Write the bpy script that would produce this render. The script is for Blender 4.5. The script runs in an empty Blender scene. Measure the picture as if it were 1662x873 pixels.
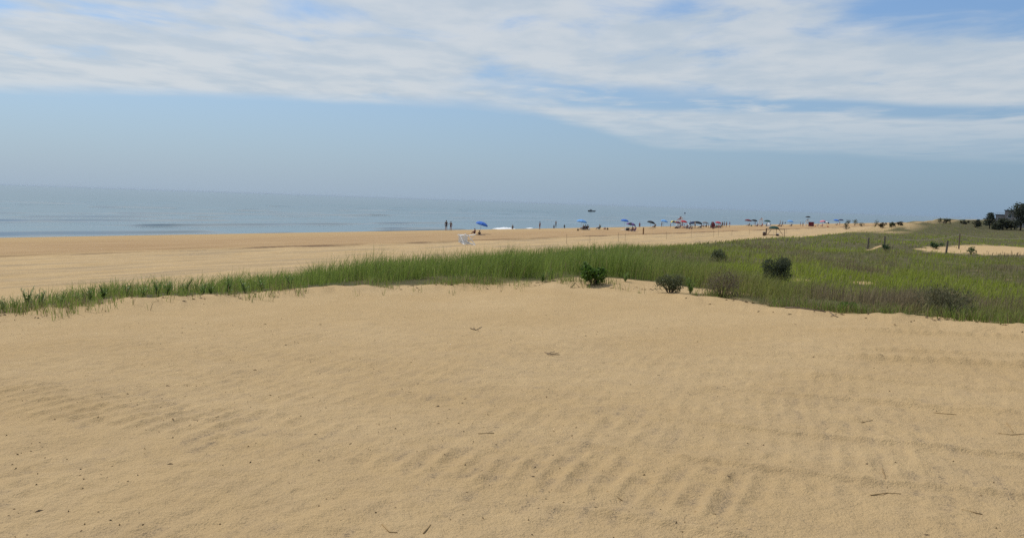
import bpy, bmesh, math, random
import numpy as np
from mathutils import Vector, Matrix

# ------------------------------------------------------------------ camera
scene = bpy.context.scene
C = scene.collection
W, H, F = 1662.0, 873.0, 1400.0          # photograph size and focal length in its pixels
CAM_Z = 5.4                              # eye height above the dry beach
PITCH, ROLL = math.radians(4.43), math.radians(1.95)
cam_d = bpy.data.cameras.new('camera')
cam = bpy.data.objects.new('camera', cam_d); C.objects.link(cam)
cam_d.sensor_width = 36.0; cam_d.lens = 36.0 * F / W
cam_d.clip_start = 0.05; cam_d.clip_end = 90000
CAM_R = Matrix.Rotation(math.pi/2 - PITCH, 3, 'X') @ Matrix.Rotation(ROLL, 3, 'Z')
cam.matrix_world = Matrix.Translation((0, 0, CAM_Z)) @ CAM_R.to_4x4()
scene.camera = cam

# ------------------------------------------------------------------ light
SUN_EL, SUN_AZ = math.radians(56), math.radians(-52)      # azimuth from +Y, negative = left (sea side)
world = bpy.data.worlds.new('World'); scene.world = world; world.use_nodes = True
sun_d = bpy.data.lights.new('sun', 'SUN'); sun_d.energy = 2.7; sun_d.angle = math.radians(0.9)
sun_d.color = (1.0, 0.95, 0.87)
sun = bpy.data.objects.new('sun', sun_d); C.objects.link(sun)
sdir = Vector((math.sin(SUN_AZ)*math.cos(SUN_EL), math.cos(SUN_AZ)*math.cos(SUN_EL), math.sin(SUN_EL)))
sun.rotation_euler = (-sdir).to_track_quat('-Z', 'Y').to_euler()
scene.view_settings.view_transform = 'Standard'
scene.view_settings.look = 'None'
scene.view_settings.exposure = 0.18
scene.view_settings.gamma = 1.0
scene.view_settings.use_curve_mapping = False
scene.cycles.max_bounces = 5; scene.cycles.diffuse_bounces = 2; scene.cycles.glossy_bounces = 3
scene.cycles.transparent_max_bounces = 6
scene.cycles.use_denoising = False

class N:
    """small node-tree writer"""
    def __init__(s, tree): s.t = tree; s.n = tree.nodes; s.l = tree.links
    def add(s, typ, **kw):
        n = s.n.new(typ)
        for k, v in kw.items(): setattr(n, k, v)
        return n
    def put(s, sock, v):
        if isinstance(v, bpy.types.NodeSocket): s.l.new(v, sock)
        elif v is not None: sock.default_value = v
    def math(s, op, a, b=None, c=None, clamp=False):
        n = s.add('ShaderNodeMath', operation=op, use_clamp=clamp)
        s.put(n.inputs[0], a); s.put(n.inputs[1], b)
        if c is not None: s.put(n.inputs[2], c)
        return n.outputs[0]
    def ss(s, v, a, b):
        n = s.add('ShaderNodeMapRange', interpolation_type='SMOOTHSTEP')
        s.put(n.inputs['Value'], v); n.inputs['From Min'].default_value = a; n.inputs['From Max'].default_value = b
        return n.outputs[0]
    def noise(s, vec, scale, detail=4, rough=0.5, dist=0.0):
        n = s.add('ShaderNodeTexNoise'); s.put(n.inputs['Vector'], vec)
        n.inputs['Scale'].default_value = scale; n.inputs['Detail'].default_value = detail
        n.inputs['Roughness'].default_value = rough; n.inputs['Distortion'].default_value = dist
        return n.outputs['Fac']
    def mix(s, f, a, b, mode='MIX'):
        n = s.add('ShaderNodeMix', data_type='RGBA', blend_type=mode)
        s.put(n.inputs[0], f); s.put(n.inputs[6], a); s.put(n.inputs[7], b)
        return n.outputs[2]
    def comb(s, x, y, z=0.0):
        n = s.add('ShaderNodeCombineXYZ'); s.put(n.inputs[0], x); s.put(n.inputs[1], y); s.put(n.inputs[2], z)
        return n.outputs[0]

def rgb(r, g, b): return (r, g, b, 1.0)

# sky: physical sky, horizon haze and a broken cloud deck laid out on a flat layer overhead
SKY_STRENGTH = 0.1
def build_world():
    w = N(world.node_tree); w.n.clear()
    out = w.add('ShaderNodeOutputWorld'); bg = w.add('ShaderNodeBackground')
    bg.inputs['Strength'].default_value = SKY_STRENGTH
    sky = w.add('ShaderNodeTexSky', sky_type='NISHITA', sun_disc=False)
    sky.sun_elevation = SUN_EL; sky.sun_rotation = SUN_AZ % (2*math.pi)
    sky.air_density = 1.0; sky.dust_density = 0.6; sky.ozone_density = 1.5
    tc = w.add('ShaderNodeTexCoord')
    sep = w.add('ShaderNodeSeparateXYZ'); w.l.new(tc.outputs['Generated'], sep.inputs[0])
    x, y, z = sep.outputs
    zc = w.math('MAXIMUM', z, 0.0)
    den = w.math('ADD', zc, 0.012)
    px, py = w.math('DIVIDE', x, den), w.math('DIVIDE', y, den)
    P = w.comb(px, w.math('MULTIPLY', py, 0.72))
    big = w.noise(P, 0.35, 3, 0.5)
    puff = w.noise(P, 1.25, 6, 0.56, 0.35)
    sheet = w.noise(w.comb(w.math('MULTIPLY', px, 0.7), w.math('MULTIPLY', py, 0.7)), 0.5, 4, 0.55, 0.3)
    # the deck ends at a front out over the sea and reaches farther along the coast
    ext = w.math('MULTIPLY', w.ss(px, -0.6, 2.6), 4.6)
    edge = w.math('ADD', w.math('SUBTRACT', py, ext), w.math('MULTIPLY', w.math('SUBTRACT', big, 0.5), 1.8))
    edge = w.math('ADD', edge, w.math('MULTIPLY', w.math('SUBTRACT', puff, 0.5), 0.9))
    deck = w.math('SUBTRACT', 1.0, w.ss(edge, 7.5, 8.6))
    cov = w.math('ADD', w.math('MULTIPLY', puff, 0.68), w.math('MULTIPLY', sheet, 0.42))
    cov = w.math('ADD', cov, w.math('SUBTRACT', w.math('MULTIPLY', w.ss(py, 3.8, 6.0), 0.09), 0.005))
    dm = w.ss(cov, 0.40, 0.60)
    m = w.math('MULTIPLY', w.math('MULTIPLY', dm, deck), 0.86)
    lane = w.math('ABSOLUTE', w.math('ADD', w.math('SUBTRACT', py, 7.4), w.math('MULTIPLY', w.math('SUBTRACT', big, 0.5), 3.0)))
    lane = w.math('MULTIPLY', w.math('SUBTRACT', 1.0, w.ss(lane, 0.25, 1.1)), w.ss(px, -1.0, 0.6))
    m = w.math('MULTIPLY', m, w.math('SUBTRACT', 1.0, w.math('MULTIPLY', lane, w.math('MULTIPLY', w.math('SUBTRACT', 1.0, w.ss(puff, 0.45, 0.68)), 0.95))))
    m = w.math('MULTIPLY', m, w.ss(z, 0.035, 0.12))
    # base sky: tempered physical sky, greyed by haze low down
    base = w.mix(1.0, sky.outputs[0], rgb(0.75, 0.93, 1.14), 'MULTIPLY')
    hz = w.math('POWER', w.math('SUBTRACT', 1.0, w.math('MINIMUM', w.math('MULTIPLY', zc, 2.6), 1.0)), 1.6)
    side = w.ss(w.math('ADD', w.math('MULTIPLY', x, math.sin(SUN_AZ)), w.math('MULTIPLY', y, math.cos(SUN_AZ))), 0.0, 1.0)
    hcol = w.mix(side, rgb(2.00, 2.95, 4.10), rgb(3.15, 4.00, 4.95))
    base = w.mix(w.math('MULTIPLY', hz, 0.96), base, hcol)
    shade = w.ss(w.math('ADD', w.math('MULTIPLY', w.noise(P, 1.9, 5, 0.55), 0.75), w.math('MULTIPLY', sheet, 0.25)), 0.38, 0.60)
    ccol = w.mix(shade, rgb(4.7, 5.3, 5.85), rgb(5.9, 6.15, 6.3))
    ccol = w.mix(w.math('MULTIPLY', w.math('SUBTRACT', 1.0, side), 0.22), ccol, rgb(3.5, 4.35, 5.2))
    col = w.mix(m, base, ccol)
    w.l.new(col, bg.inputs['Color']); w.l.new(bg.outputs[0], out.inputs['Surface'])
build_world()

# ------------------------------------------------------------------ helpers
rng = np.random.default_rng(7)
random.seed(7)
T = np.array([0.521, 0.8535]); T /= np.linalg.norm(T)       # along the coast
NV = np.array([-T[1], T[0]])                                 # towards the sea
SEA_Z = -0.75

def hash2(ix, iy, seed):
    h = (ix.astype(np.int64)*374761393 + iy.astype(np.int64)*668265263 + seed*1442695041) & 0xffffffff
    h = ((h ^ (h >> 13))*1274126177) & 0xffffffff
    return ((h ^ (h >> 16)) & 0xffff)/65535.0
def vnoise(x, y, seed=0):
    x = np.asarray(x, float); y = np.asarray(y, float)
    ix, iy = np.floor(x), np.floor(y); fx, fy = x-ix, y-iy
    fx = fx*fx*(3-2*fx); fy = fy*fy*(3-2*fy)
    a, b = hash2(ix, iy, seed), hash2(ix+1, iy, seed)
    c, d = hash2(ix, iy+1, seed), hash2(ix+1, iy+1, seed)
    return (a+(b-a)*fx)*(1-fy) + (c+(d-c)*fx)*fy
def fbm(x, y, seed=0, o=4, g=0.5):
    v, a, t = 0, 1.0, 0
    for k in range(o):
        v = v + a*vnoise(x*2**k + 17.3*k, y*2**k - 9.1*k, seed+k); t += a; a *= g
    return v/t
def sst(x, a, b):
    t = np.clip((np.asarray(x, float)-a)/(b-a), 0, 1); return t*t*(3-2*t)

def ray(px, py):
    d = CAM_R @ Vector(((px-W/2)/F, -(py-H/2)/F, -1.0)); return np.array(d)/math.hypot(d[0], d[1])

# sand / vegetation edge of the bulldozed dune top: photo pixels and the distance it lies at
EDGE = [(0,510,13.2),(100,499,13.6),(200,488,14.0),(300,484,14.2),(400,478,14.6),(500,470,15.2),(600,465,15.8),(700,464,16.4),
        (760,463,16.8),(850,460,17.0),(900,456,17.2),(940,458,17.2),(1000,462,16.8),(1060,470,16.2),(1130,482,15.2),(1200,487,14.9),
        (1280,498,14.2),(1400,508,13.9),(1500,517,13.6),(1600,524,13.4),(1662,528,13.3)]
_th, _re, _ze = [], [], []
for px, py, d in EDGE:
    r = ray(px, py); _th.append(math.atan2(r[0], r[1])); _re.append(d); _ze.append(CAM_Z + r[2]*d)
def edge_r(th):
    r = np.interp(th, _th, _re)
    return r + (fbm(th*60, th*0+3.3, 5, 3)-0.5)*0.5
def edge_z(th): return np.interp(th, _th, _ze)

def sn(x, y): return x*T[0]+y*T[1], x*NV[0]+y*NV[1]

def ground(x, y, detail=True):
    x = np.asarray(x, float); y = np.asarray(y, float)
    r = np.hypot(x, y); th = np.arctan2(x, y); s, n = sn(x, y)
    # beach, berm and foreshore
    nb = n + (fbm(s/40, s*0+1.7, 31, 3)-0.5)*5
    z = 0.20*sst(nb, 64.6, 66.0) - 0.05*sst(nb, 69, 80)
    z = z - 0.9*sst(n, 87.5, 96) - 1.4*sst(n, 95, 113) - np.clip((n-110)*0.02, 0, 4)
    if detail:
        z = z + (fbm(s/9, n/1.1, 3, 3)-0.5)*0.26*sst(n, 36, 44)*(1-sst(n, 64, 66))
        z = z + (fbm(s/14, n/2.0, 8, 3)-0.5)*0.06*sst(n, 68, 70)*(1-sst(n, 82, 86))
    # vegetated foredune plateau and the far dune ridge
    pe = 27 + (fbm(s/25, s*0+0.4, 12, 3)-0.5)*6
    pl = 2.0 + (fbm(x/14, y/14, 2, 3)-0.5)*0.9
    pl = pl + 1.7*sst(s, 165, 215)*sst(n, 10, 20)*(0.55+0.9*fbm(s/12, n/9, 22, 3))
    pl = pl + 0.8*sst(s, 230, 330)
    far = sst(n, 0, 1)*0
    plat = pl*(1-sst(n, pe, pe+15))
    z = z*(1-(1-sst(n, pe, pe+15))) + plat + far
    # dune top under the camera
    re = edge_r(th); ze = edge_z(th)
    top = 3.82 + (ze-3.82)*sst(r/re, 0.45, 1.0)
    L = np.interp(th, [-0.6, -0.25, 0.0, 0.3, 0.6], [9, 12, 27, 19, 14])
    back = np.abs(th) > 0.9
    L = np.where(back, 18, L)
    k = sst((r-re)/L, 0.0, 1.0)
    z = top*(1-k) + z*k
    if detail:
        w = 1-sst(r, 16, 24)
        z = z + w*((fbm(x/2.2, y/2.2, 41, 3)-0.5)*0.09*sst(r, 3, 9))
        near = 1-sst(r, 13, 19)
        a = x*0.943 - y*0.332; b = x*0.332 + y*0.943
        a = a + (fbm(x/1.4, y/1.4, 51, 2)-0.5)*0.16; b2 = b + (fbm(x/1.6, y/1.6, 52, 2)-0.5)*0.20
        # raised lip at the crest line
        z = z + 0.10*np.exp(-((r-re+0.5)/0.45)**2)*fbm(th*22, th*0, 61, 3)
        # tracked-machine grouser bars
        ph = a/0.165
        bar = (0.5+0.5*np.sin(2*np.pi*ph))**1.7
        band = np.zeros_like(r)
        for b0, b1, amp in ((2.6,4.0,0.32),(4.35,5.4,0.95),(5.55,6.4,0.42),(6.55,7.6,0.35),(7.8,9.6,0.22),(9.8,11.6,0.15)):
            band = np.maximum(band, amp*sst(b2, b0, b0+0.16)*(1-sst(b2, b1-0.16, b1)))
        patch = 0.12+0.88*sst(fbm(x/0.8+4, y/0.8, 55, 3), 0.36, 0.60)
        z = z + near*0.017*bar*band*patch*(0.05+1.9*fbm(x/0.12, y/0.12, 57, 3))
        # the banks the machine left at the sides of its tracks
        for bl, amp, wd in ((4.2,.035,.05),(5.47,.034,.045),(6.46,.034,.045),(7.72,.032,.05),(8.6,.032,.06),(9.7,.070,.075),(10.25,.046,.06),(11.72,.070,.09),(12.4,.040,.08),(13.3,.036,.09)):
            m = (0.2+0.8*sst(fbm(a/0.9, b*0+bl, 71, 3), 0.28, 0.50))*sst(a, -2.5+(bl-4)*0.25, -0.5+(bl-4)*0.25)*(0.88+0.12*np.sin(2*np.pi*a/0.16))
            z = z + near*amp*np.exp(-((b2-bl)/wd)**2)*m
        z = z + near*((fbm(x/0.30, y/0.30, 81, 2)-0.5)*0.026 + (fbm(x/0.085, y/0.085, 82, 2)-0.5)*0.017*(1-sst(r, 9, 15)))
    return z

def at(px, py, zoff=0.0):
    """ground point seen at a photo pixel"""
    d = ray(px, py)
    t = np.concatenate([np.arange(3, 60, 0.1), np.arange(60, 900, 0.4)])
    gz = ground(d[0]*t, d[1]*t, False) + zoff
    nn = (d[0]*NV[0]+d[1]*NV[1])*t          # never past the top of the foreshore
    below = np.nonzero((CAM_Z + d[2]*t <= gz) | (nn > 86.5))[0]
    k = below[0] if len(below) else len(t)-1
    return Vector((d[0]*t[k], d[1]*t[k], float(gz[k]-zoff)))
def on(x, y): return Vector((x, y, float(ground(np.array([x]), np.array([y]), False)[0])))

def mat(name, base, rough=0.8, **kw):
    m = bpy.data.materials.new(name); m.use_nodes = True
    w = N(m.node_tree); b = w.n['Principled BSDF']
    b.inputs['Roughness'].default_value = rough
    b.inputs['Specular IOR Level'].default_value = kw.get('spec', 0.3)
    tc = w.add('ShaderNodeTexCoord')
    nz = w.noise(tc.outputs['Object'], kw.get('scale', 9.0), 4, 0.6)
    v = kw.get('var', 0.16)
    lo = rgb(*[c*(1-v) for c in base]); hi = rgb(*[min(1, c*(1+v)) for c in base])
    w.l.new(w.mix(w.ss(nz, 0.3, 0.7), lo, hi), b.inputs['Base Color'])
    if kw.get('metal'): b.inputs['Metallic'].default_value = kw['metal']
    return m
_mats = {}
def M(name, *a, **k):
    if name not in _mats: _mats[name] = mat(name, *a, **k)
    return _mats[name]

def tag(o, label=None, cat=None, group=None, kind=None):
    if label: o['label'] = label
    if cat: o['category'] = cat
    if group: o['group'] = group
    if kind: o['kind'] = kind
    return o
def link(name, me, material=None, parent=None):
    o = bpy.data.objects.new(name, me); C.objects.link(o)
    if material is not None: me.materials.append(material)
    if parent is not None: o.parent = parent
    return o
def thing(name, label, cat, loc, rz=0.0, group=None, rot=None):
    o = bpy.data.objects.new(name, None); C.objects.link(o); o.location = loc
    o.empty_display_size = 0.2
    o.rotation_euler = rot if rot else (0, 0, rz)
    return tag(o, label, cat, group)
def np_mesh(name, verts, faces, smooth=True, cols=None):
    """verts Nx3, faces Mx3 or Mx4 arrays"""
    me = bpy.data.meshes.new(name)
    v = np.asarray(verts, np.float32); f = np.asarray(faces, np.int32); k = f.shape[1]
    me.vertices.add(len(v)); me.vertices.foreach_set('co', v.ravel())
    me.loops.add(f.size); me.loops.foreach_set('vertex_index', f.ravel())
    me.polygons.add(len(f)); me.polygons.foreach_set('loop_start', np.arange(0, f.size, k, dtype=np.int32))
    me.polygons.foreach_set('use_smooth', np.full(len(f), smooth))
    me.update(calc_edges=True); me.validate()
    if cols is not None:
        ca = me.color_attributes.new('col', 'FLOAT_COLOR', 'POINT')
        c = np.ones((len(v), 4), np.float32); c[:, :3] = cols
        ca.data.foreach_set('color', c.ravel())
    return me

# bmesh shapes
def b_box(bm, c, s, rot=None):
    m = Matrix.Translation(c) @ (rot.to_4x4() if rot else Matrix.Identity(4)) @ Matrix.Diagonal((*s, 1))
    bmesh.ops.create_cube(bm, size=1.0, matrix=m)
def b_tube(bm, pts, rad, seg=6):
    """tube along points, radius a number or a list"""
    pts = [Vector(p) for p in pts]
    rr = rad if isinstance(rad, (list, tuple)) else [rad]*len(pts)
    rings = []
    for i, p in enumerate(pts):
        d = (pts[min(i+1, len(pts)-1)] - pts[max(i-1, 0)]).normalized()
        u = d.cross(Vector((0.13, 0.31, 0.94)))
        if u.length < 0.05: u = d.cross(Vector((1, 0, 0)))
        u.normalize(); v = d.cross(u)
        rings.append([bm.verts.new(p + (u*math.cos(2*math.pi*j/seg) + v*math.sin(2*math.pi*j/seg))*rr[i]) for j in range(seg)])
    for a, b in zip(rings, rings[1:]):
        for j in range(seg):
            bm.faces.new((a[j], a[(j+1) % seg], b[(j+1) % seg], b[j]))
    bm.faces.new(list(reversed(rings[0]))); bm.faces.new(rings[-1])
def b_bar(bm, a, b, w, h=None):
    a, b = Vector(a), Vector(b); d = b-a
    q = d.to_track_quat('Z', 'Y').to_matrix()
    b_box(bm, (a+b)/2, (w, h or w, d.length), q)
def bm_obj(name, bm, material, parent=None, smooth=False):
    bmesh.ops.recalc_face_normals(bm, faces=bm.faces)
    me = bpy.data.meshes.new(name); bm.to_mesh(me); bm.free()
    if smooth:
        for p in me.polygons: p.use_smooth = True
    return link(name, me, material, parent)
def part(name, material, parent, fn, smooth=False):
    bm = bmesh.new(); fn(bm); return bm_obj(name, bm, material, parent, smooth)
def copy_tree(o, parent=None):
    c = o.copy(); C.objects.link(c); c.parent = parent
    for ch in o.children: copy_tree(ch, c)
    return c
#@@STRUCTURE
# ------------------------------------------------------------------ sand sheet
def sand_material():
    m = bpy.data.materials.new('sand'); m.use_nodes = True
    w = N(m.node_tree); b = w.n['Principled BSDF']
    b.inputs['Roughness'].default_value = 0.95; b.inputs['Specular IOR Level'].default_value = 0.12
    geo = w.add('ShaderNodeNewGeometry'); P = geo.outputs['Position']
    sep = w.add('ShaderNodeSeparateXYZ'); w.l.new(P, sep.inputs[0]); x, y, _ = sep.outputs
    s = w.math('ADD', w.math('MULTIPLY', x, float(T[0])), w.math('MULTIPLY', y, float(T[1])))
    n = w.math('ADD', w.math('MULTIPLY', x, float(NV[0])), w.math('MULTIPLY', y, float(NV[1])))
    va = w.add('ShaderNodeVertexColor', layer_name='col')
    vs = w.add('ShaderNodeSeparateColor'); w.l.new(va.outputs[0], vs.inputs[0])
    veg, orange, lag = vs.outputs
    big = w.noise(P, 0.55, 4, 0.55); mid = w.noise(P, 5.0, 4, 0.6)
    col = w.mix(w.ss(big, 0.3, 0.7), rgb(0.478, 0.334, 0.168), rgb(0.515, 0.368, 0.194))
    col = w.mix(w.math('MULTIPLY', w.ss(mid, 0.35, 0.75), 0.30), col, rgb(0.425, 0.294, 0.145))
    # streaks raked along the open beach
    st = w.noise(w.comb(w.math('MULTIPLY', s, 0.07), w.math('MULTIPLY', n, 0.9)), 1.0, 5, 0.6)
    dry = w.ss(n, 34.0, 42.0)
    col = w.mix(w.math('MULTIPLY', dry, w.ss(st, 0.42, 0.70)), col, rgb(0.335, 0.250, 0.150))
    wet = w.mix(w.ss(st, 0.30, 0.66), rgb(0.44, 0.300, 0.155), rgb(0.355, 0.228, 0.114))
    wet = w.mix(w.ss(n, 76.0, 85.0), wet, rgb(0.43, 0.295, 0.145))
    col = w.mix(orange, col, wet)
    # tide wrack along the edge of the coarse foreshore sand
    rim = w.math('MULTIPLY', w.math('MULTIPLY', orange, w.math('SUBTRACT', 1.0, orange)), 4.0)
    col = w.mix(w.math('MULTIPLY', rim, w.ss(st, 0.42, 0.58)), col, rgb(0.17, 0.105, 0.06))
    # dark shell hash and heavy mineral grains lying in patches
    lagn = w.math('MULTIPLY', lag, w.ss(w.noise(P, 4.0, 5, 0.7), 0.40, 0.62))
    grain = w.noise(P, 70.0, 2, 0.7)
    thr = w.math('SUBTRACT', 0.66, w.math('MULTIPLY', lagn, 0.17))
    g = w.math('MULTIPLY', w.math('SUBTRACT', grain, thr), 14.0, clamp=True)
    g = w.math('MULTIPLY', g, w.math('MULTIPLY_ADD', lag, 0.85, 0.0))
    col = w.mix(w.math('MULTIPLY', lagn, 0.27), col, rgb(0.27, 0.205, 0.145))
    col = w.mix(w.math('MULTIPLY', g, 0.60), col, rgb(0.085, 0.075, 0.062))
    shell = w.math('MULTIPLY', w.math('SUBTRACT', w.noise(P, 95.0, 1, 0.5), 0.80), 30.0, clamp=True)
    col = w.mix(w.math('MULTIPLY', shell, w.math('MULTIPLY', lag, 0.7)), col, rgb(0.72, 0.66, 0.56))
    # plant litter where dune plants grow
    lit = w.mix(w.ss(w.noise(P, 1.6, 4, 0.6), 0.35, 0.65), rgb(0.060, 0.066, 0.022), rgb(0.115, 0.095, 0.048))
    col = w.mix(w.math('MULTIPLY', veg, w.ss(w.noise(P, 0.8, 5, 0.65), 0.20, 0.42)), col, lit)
    w.l.new(col, b.inputs['Base Color'])
    bump = w.add('ShaderNodeBump'); bump.inputs['Strength'].default_value = 0.8; bump.inputs['Distance'].default_value = 0.034
    w.l.new(w.math('ADD', w.noise(P, 24.0, 5, 0.72), w.math('MULTIPLY', grain, 0.4)), bump.inputs['Height'])
    w.l.new(bump.outputs[0], b.inputs['Normal'])
    return m

BARE = []     # bare sand patches behind the dune top: (centre x, y, half length along s, half width along n)
def patch_px(px, py, hs, hn):
    p = at(px, py); BARE.append((p.x, p.y, hs, hn))
patch_px(1590, 405, 10, 3.6); patch_px(1650, 404, 13, 4.5); patch_px(1535, 406, 7, 2.4); patch_px(1420, 403, 6, 0.22); patch_px(1385, 374, 5, 0.8)
patch_px(1030, 461, 1.3, 1.6); patch_px(1062, 464, 1.2, 1.6); patch_px(1118, 472, 0.8, 1.0)
patch_px(1400, 459, 1.6, 0.5); patch_px(1300, 455, 0.8, 0.5)
def bare(x, y):
    v = np.zeros_like(np.asarray(x, float))
    for cx, cy, hs, hn in BARE:
        s, n = sn(x-cx, y-cy)
        q = (s/hs)**2 + (n/hn)**2 + (fbm(x/0.9, y/0.9, 91, 3)-0.5)*1.4
        v = np.maximum(v, 1-sst(q, 0.7, 1.25))
    return v
def veg_mask(x, y):
    """1 where dune plants grow"""
    r = np.hypot(x, y); th = np.arctan2(x, y); s, n = sn(x, y)
    v = sst(r-edge_r(th)+(fbm(x/0.5, y/0.5, 95, 3)-0.5)*1.3, -0.35, 0.55)
    ne = np.interp(th, [-0.55, -0.2, 0.05, 0.3, 0.55], [17.5, 24.0, 30.0, 33.0, 33.0]) + (fbm(s/8, n/8, 93, 3)-0.5)*5
    v = v*(1-sst(n, ne-2, ne+2))
    v = v*(1-0.75*sst(s, 158, 180)*sst(n, 19, 25)*sst(fbm(s/9, n/4, 97, 3), 0.30, 0.55))
    return v*(1-bare(x, y))

def build_sand():
    dense = np.radians(np.linspace(-39, 39, 820))
    side = np.radians(np.linspace(39, 321, 72)[1:-1])
    th = np.concatenate([dense, side]); nt = len(th)
    r = [0.35, 0.9, 1.6, 2.4, 3.0]
    while r[-1] < 3200:
        d = r[-1]
        if d < 22: st = max(0.014, d*d/(1.6*862)*0.62)
        elif d < 60: st = 0.26 + (d-22)*0.004
        elif d < 130: st = 0.42 + (d-60)*0.006
        else: st = 0.84 + (d-130)*0.02
        r.append(d+st)
    r = np.array(r); nr = len(r)
    R, A = np.meshgrid(r, th, indexing='ij')
    X, Y = R*np.sin(A), R*np.cos(A)
    Z = ground(X.ravel(), Y.ravel()).reshape(X.shape)
    v = np.stack([X, Y, Z], -1).reshape(-1, 3)
    i = np.arange(nr-1)[:, None]*nt; j = np.arange(nt)[None, :]; j2 = (j+1) % nt
    f = np.stack([i+j, i+nt+j, i+nt+j2, i+j2], -1).reshape(-1, 4)[:, ::-1]
    x, y = v[:, 0], v[:, 1]; s, n = sn(x, y)
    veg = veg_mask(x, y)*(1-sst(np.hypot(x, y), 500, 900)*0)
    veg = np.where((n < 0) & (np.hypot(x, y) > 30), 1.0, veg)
    nb = n + (fbm(s/40, s*0+1.7, 31, 3)-0.5)*5
    orange = sst(nb, 64.8, 65.7)
    rr = np.hypot(x, y)
    # heavy grains settle in the hollows between the grouser bars
    a = x*0.943 - y*0.332 + (fbm(x/1.4, y/1.4, 51, 2)-0.5)*0.16
    hol = (0.5-0.5*np.sin(2*np.pi*a/0.165))**2
    lag = (1-sst(rr, 6.5, 11))*(0.30+0.70*hol*sst(fbm(x/0.9, y/0.9, 44, 3), 0.36, 0.56))
    lag = np.maximum(lag, (1-sst(rr, 9, 14))*0.42)
    me = np_mesh('sand', v, f, True, np.stack([veg, orange, lag], -1))
    o = link('sand_ground', me, sand_material()); tag(o, kind='structure')
    print('sand', nr, nt)
build_sand()

# ------------------------------------------------------------------ sea
def sea_height(s, n):
    # low swell rolling in, its crests nearly parallel to the shore; one steep shore break
    ph = n/21.0 + (fbm(s/130, n*0+0.2, 101, 2)-0.5)*1.6
    c = (0.5+0.5*np.sin(2*np.pi*ph))**4
    gate = sst(fbm(s/36, n/11, 103, 3), 0.43, 0.66)
    z = 0.40*c*gate*(1-sst(n, 230, 520)*0.8)
    sb = n - 101 + (fbm(s/30, s*0, 105, 2)-0.5)*4
    z = z + 0.50*np.exp(-(sb/1.5)**2)*sst(fbm(s/20, s*0+7, 107, 2), 0.40, 0.60)
    z = z + (fbm(s/5, n/2.2, 109, 3)-0.5)*0.045 + (fbm(s/16, n/6, 111, 2)-0.5)*0.05
    return z
def build_sea():
    n = [84.0]
    while n[-1] < 22000: n.append(n[-1] + (0.55 if n[-1] < 150 else 0.55+(n[-1]-150)*0.012))
    s = [0.0]
    while s[-1] < 22000: s.append(s[-1] + (1.4 if s[-1] < 330 else 1.4+(s[-1]-330)*0.03))
    sneg = [0.0]
    while sneg[-1] > -22000: sneg.append(sneg[-1] - (1.4 if sneg[-1] > -40 else 1.4+(-40-sneg[-1])*0.08))
    n = np.array(n); s = np.array(sneg[:0:-1]+s)
    S, Nn = np.meshgrid(s, n, indexing='ij')
    Z = SEA_Z + sea_height(S.ravel(), Nn.ravel()).reshape(S.shape)*(1-sst(np.hypot(S, Nn), 700, 1500))
    v = np.stack([S*T[0]+Nn*NV[0], S*T[1]+Nn*NV[1], Z], -1).reshape(-1, 3)
    a, b = len(s), len(n)
    i = np.arange(a-1)[:, None]*b; j = np.arange(b-1)[None, :]
    f = np.stack([i+j, i+j+1, i+b+j+1, i+b+j], -1).reshape(-1, 4)[:, ::-1]
    me = np_mesh('sea', v, f, True)
    m = bpy.data.materials.new('sea_water'); m.use_nodes = True
    w = N(m.node_tree); p = w.n['Principled BSDF']
    p.inputs['Base Color'].default_value = rgb(0.022, 0.060, 0.068)
    p.inputs['Roughness'].default_value = 0.12; p.inputs['IOR'].default_value = 1.333
    geo = w.add('ShaderNodeNewGeometry'); sp = w.add('ShaderNodeSeparateXYZ'); w.l.new(geo.outputs['Position'], sp.inputs[0])
    x, y, _ = sp.outputs
    ss_ = w.math('ADD', w.math('MULTIPLY', x, float(T[0])), w.math('MULTIPLY', y, float(T[1])))
    nn_ = w.math('ADD', w.math('MULTIPLY', x, float(NV[0])), w.math('MULTIPLY', y, float(NV[1])))
    P = w.comb(w.math('MULTIPLY', ss_, 0.5), nn_)
    hgt = w.math('ADD', w.math('MULTIPLY', w.noise(P, 0.9, 4, 0.6), 0.5), w.math('MULTIPLY', w.noise(P, 0.16, 3, 0.55), 1.4))
    bp = w.add('ShaderNodeBump'); bp.inputs['Strength'].default_value = 0.04; bp.inputs['Distance'].default_value = 0.25
    w.l.new(hgt, bp.inputs['Height']); w.l.new(bp.outputs[0], p.inputs['Normal'])
    tag(link('sea_water', me, m), kind='structure')
build_sea()
#@@PLANTS
# ------------------------------------------------------------------ dune grass
def leaf_material(name, trans=0.30, rough=0.55):
    m = bpy.data.materials.new(name); m.use_nodes = True
    w = N(m.node_tree); p = w.n['Principled BSDF']; out = w.n['Material Output']
    p.inputs['Roughness'].default_value = rough; p.inputs['Specular IOR Level'].default_value = 0.25
    va = w.add('ShaderNodeVertexColor', layer_name='col')
    w.l.new(va.outputs[0], p.inputs['Base Color'])
    tr = w.add('ShaderNodeBsdfTranslucent'); w.l.new(va.outputs[0], tr.inputs[0])
    mx = w.add('ShaderNodeMixShader'); mx.inputs[0].default_value = trans
    w.l.new(p.outputs[0], mx.inputs[1]); w.l.new(tr.outputs[0], mx.inputs[2]); w.l.new(mx.outputs[0], out.inputs[0])
    return m
LEAF = leaf_material('leaf', 0.4); GRASS = leaf_material('grass_blade', 0.5)

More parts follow.
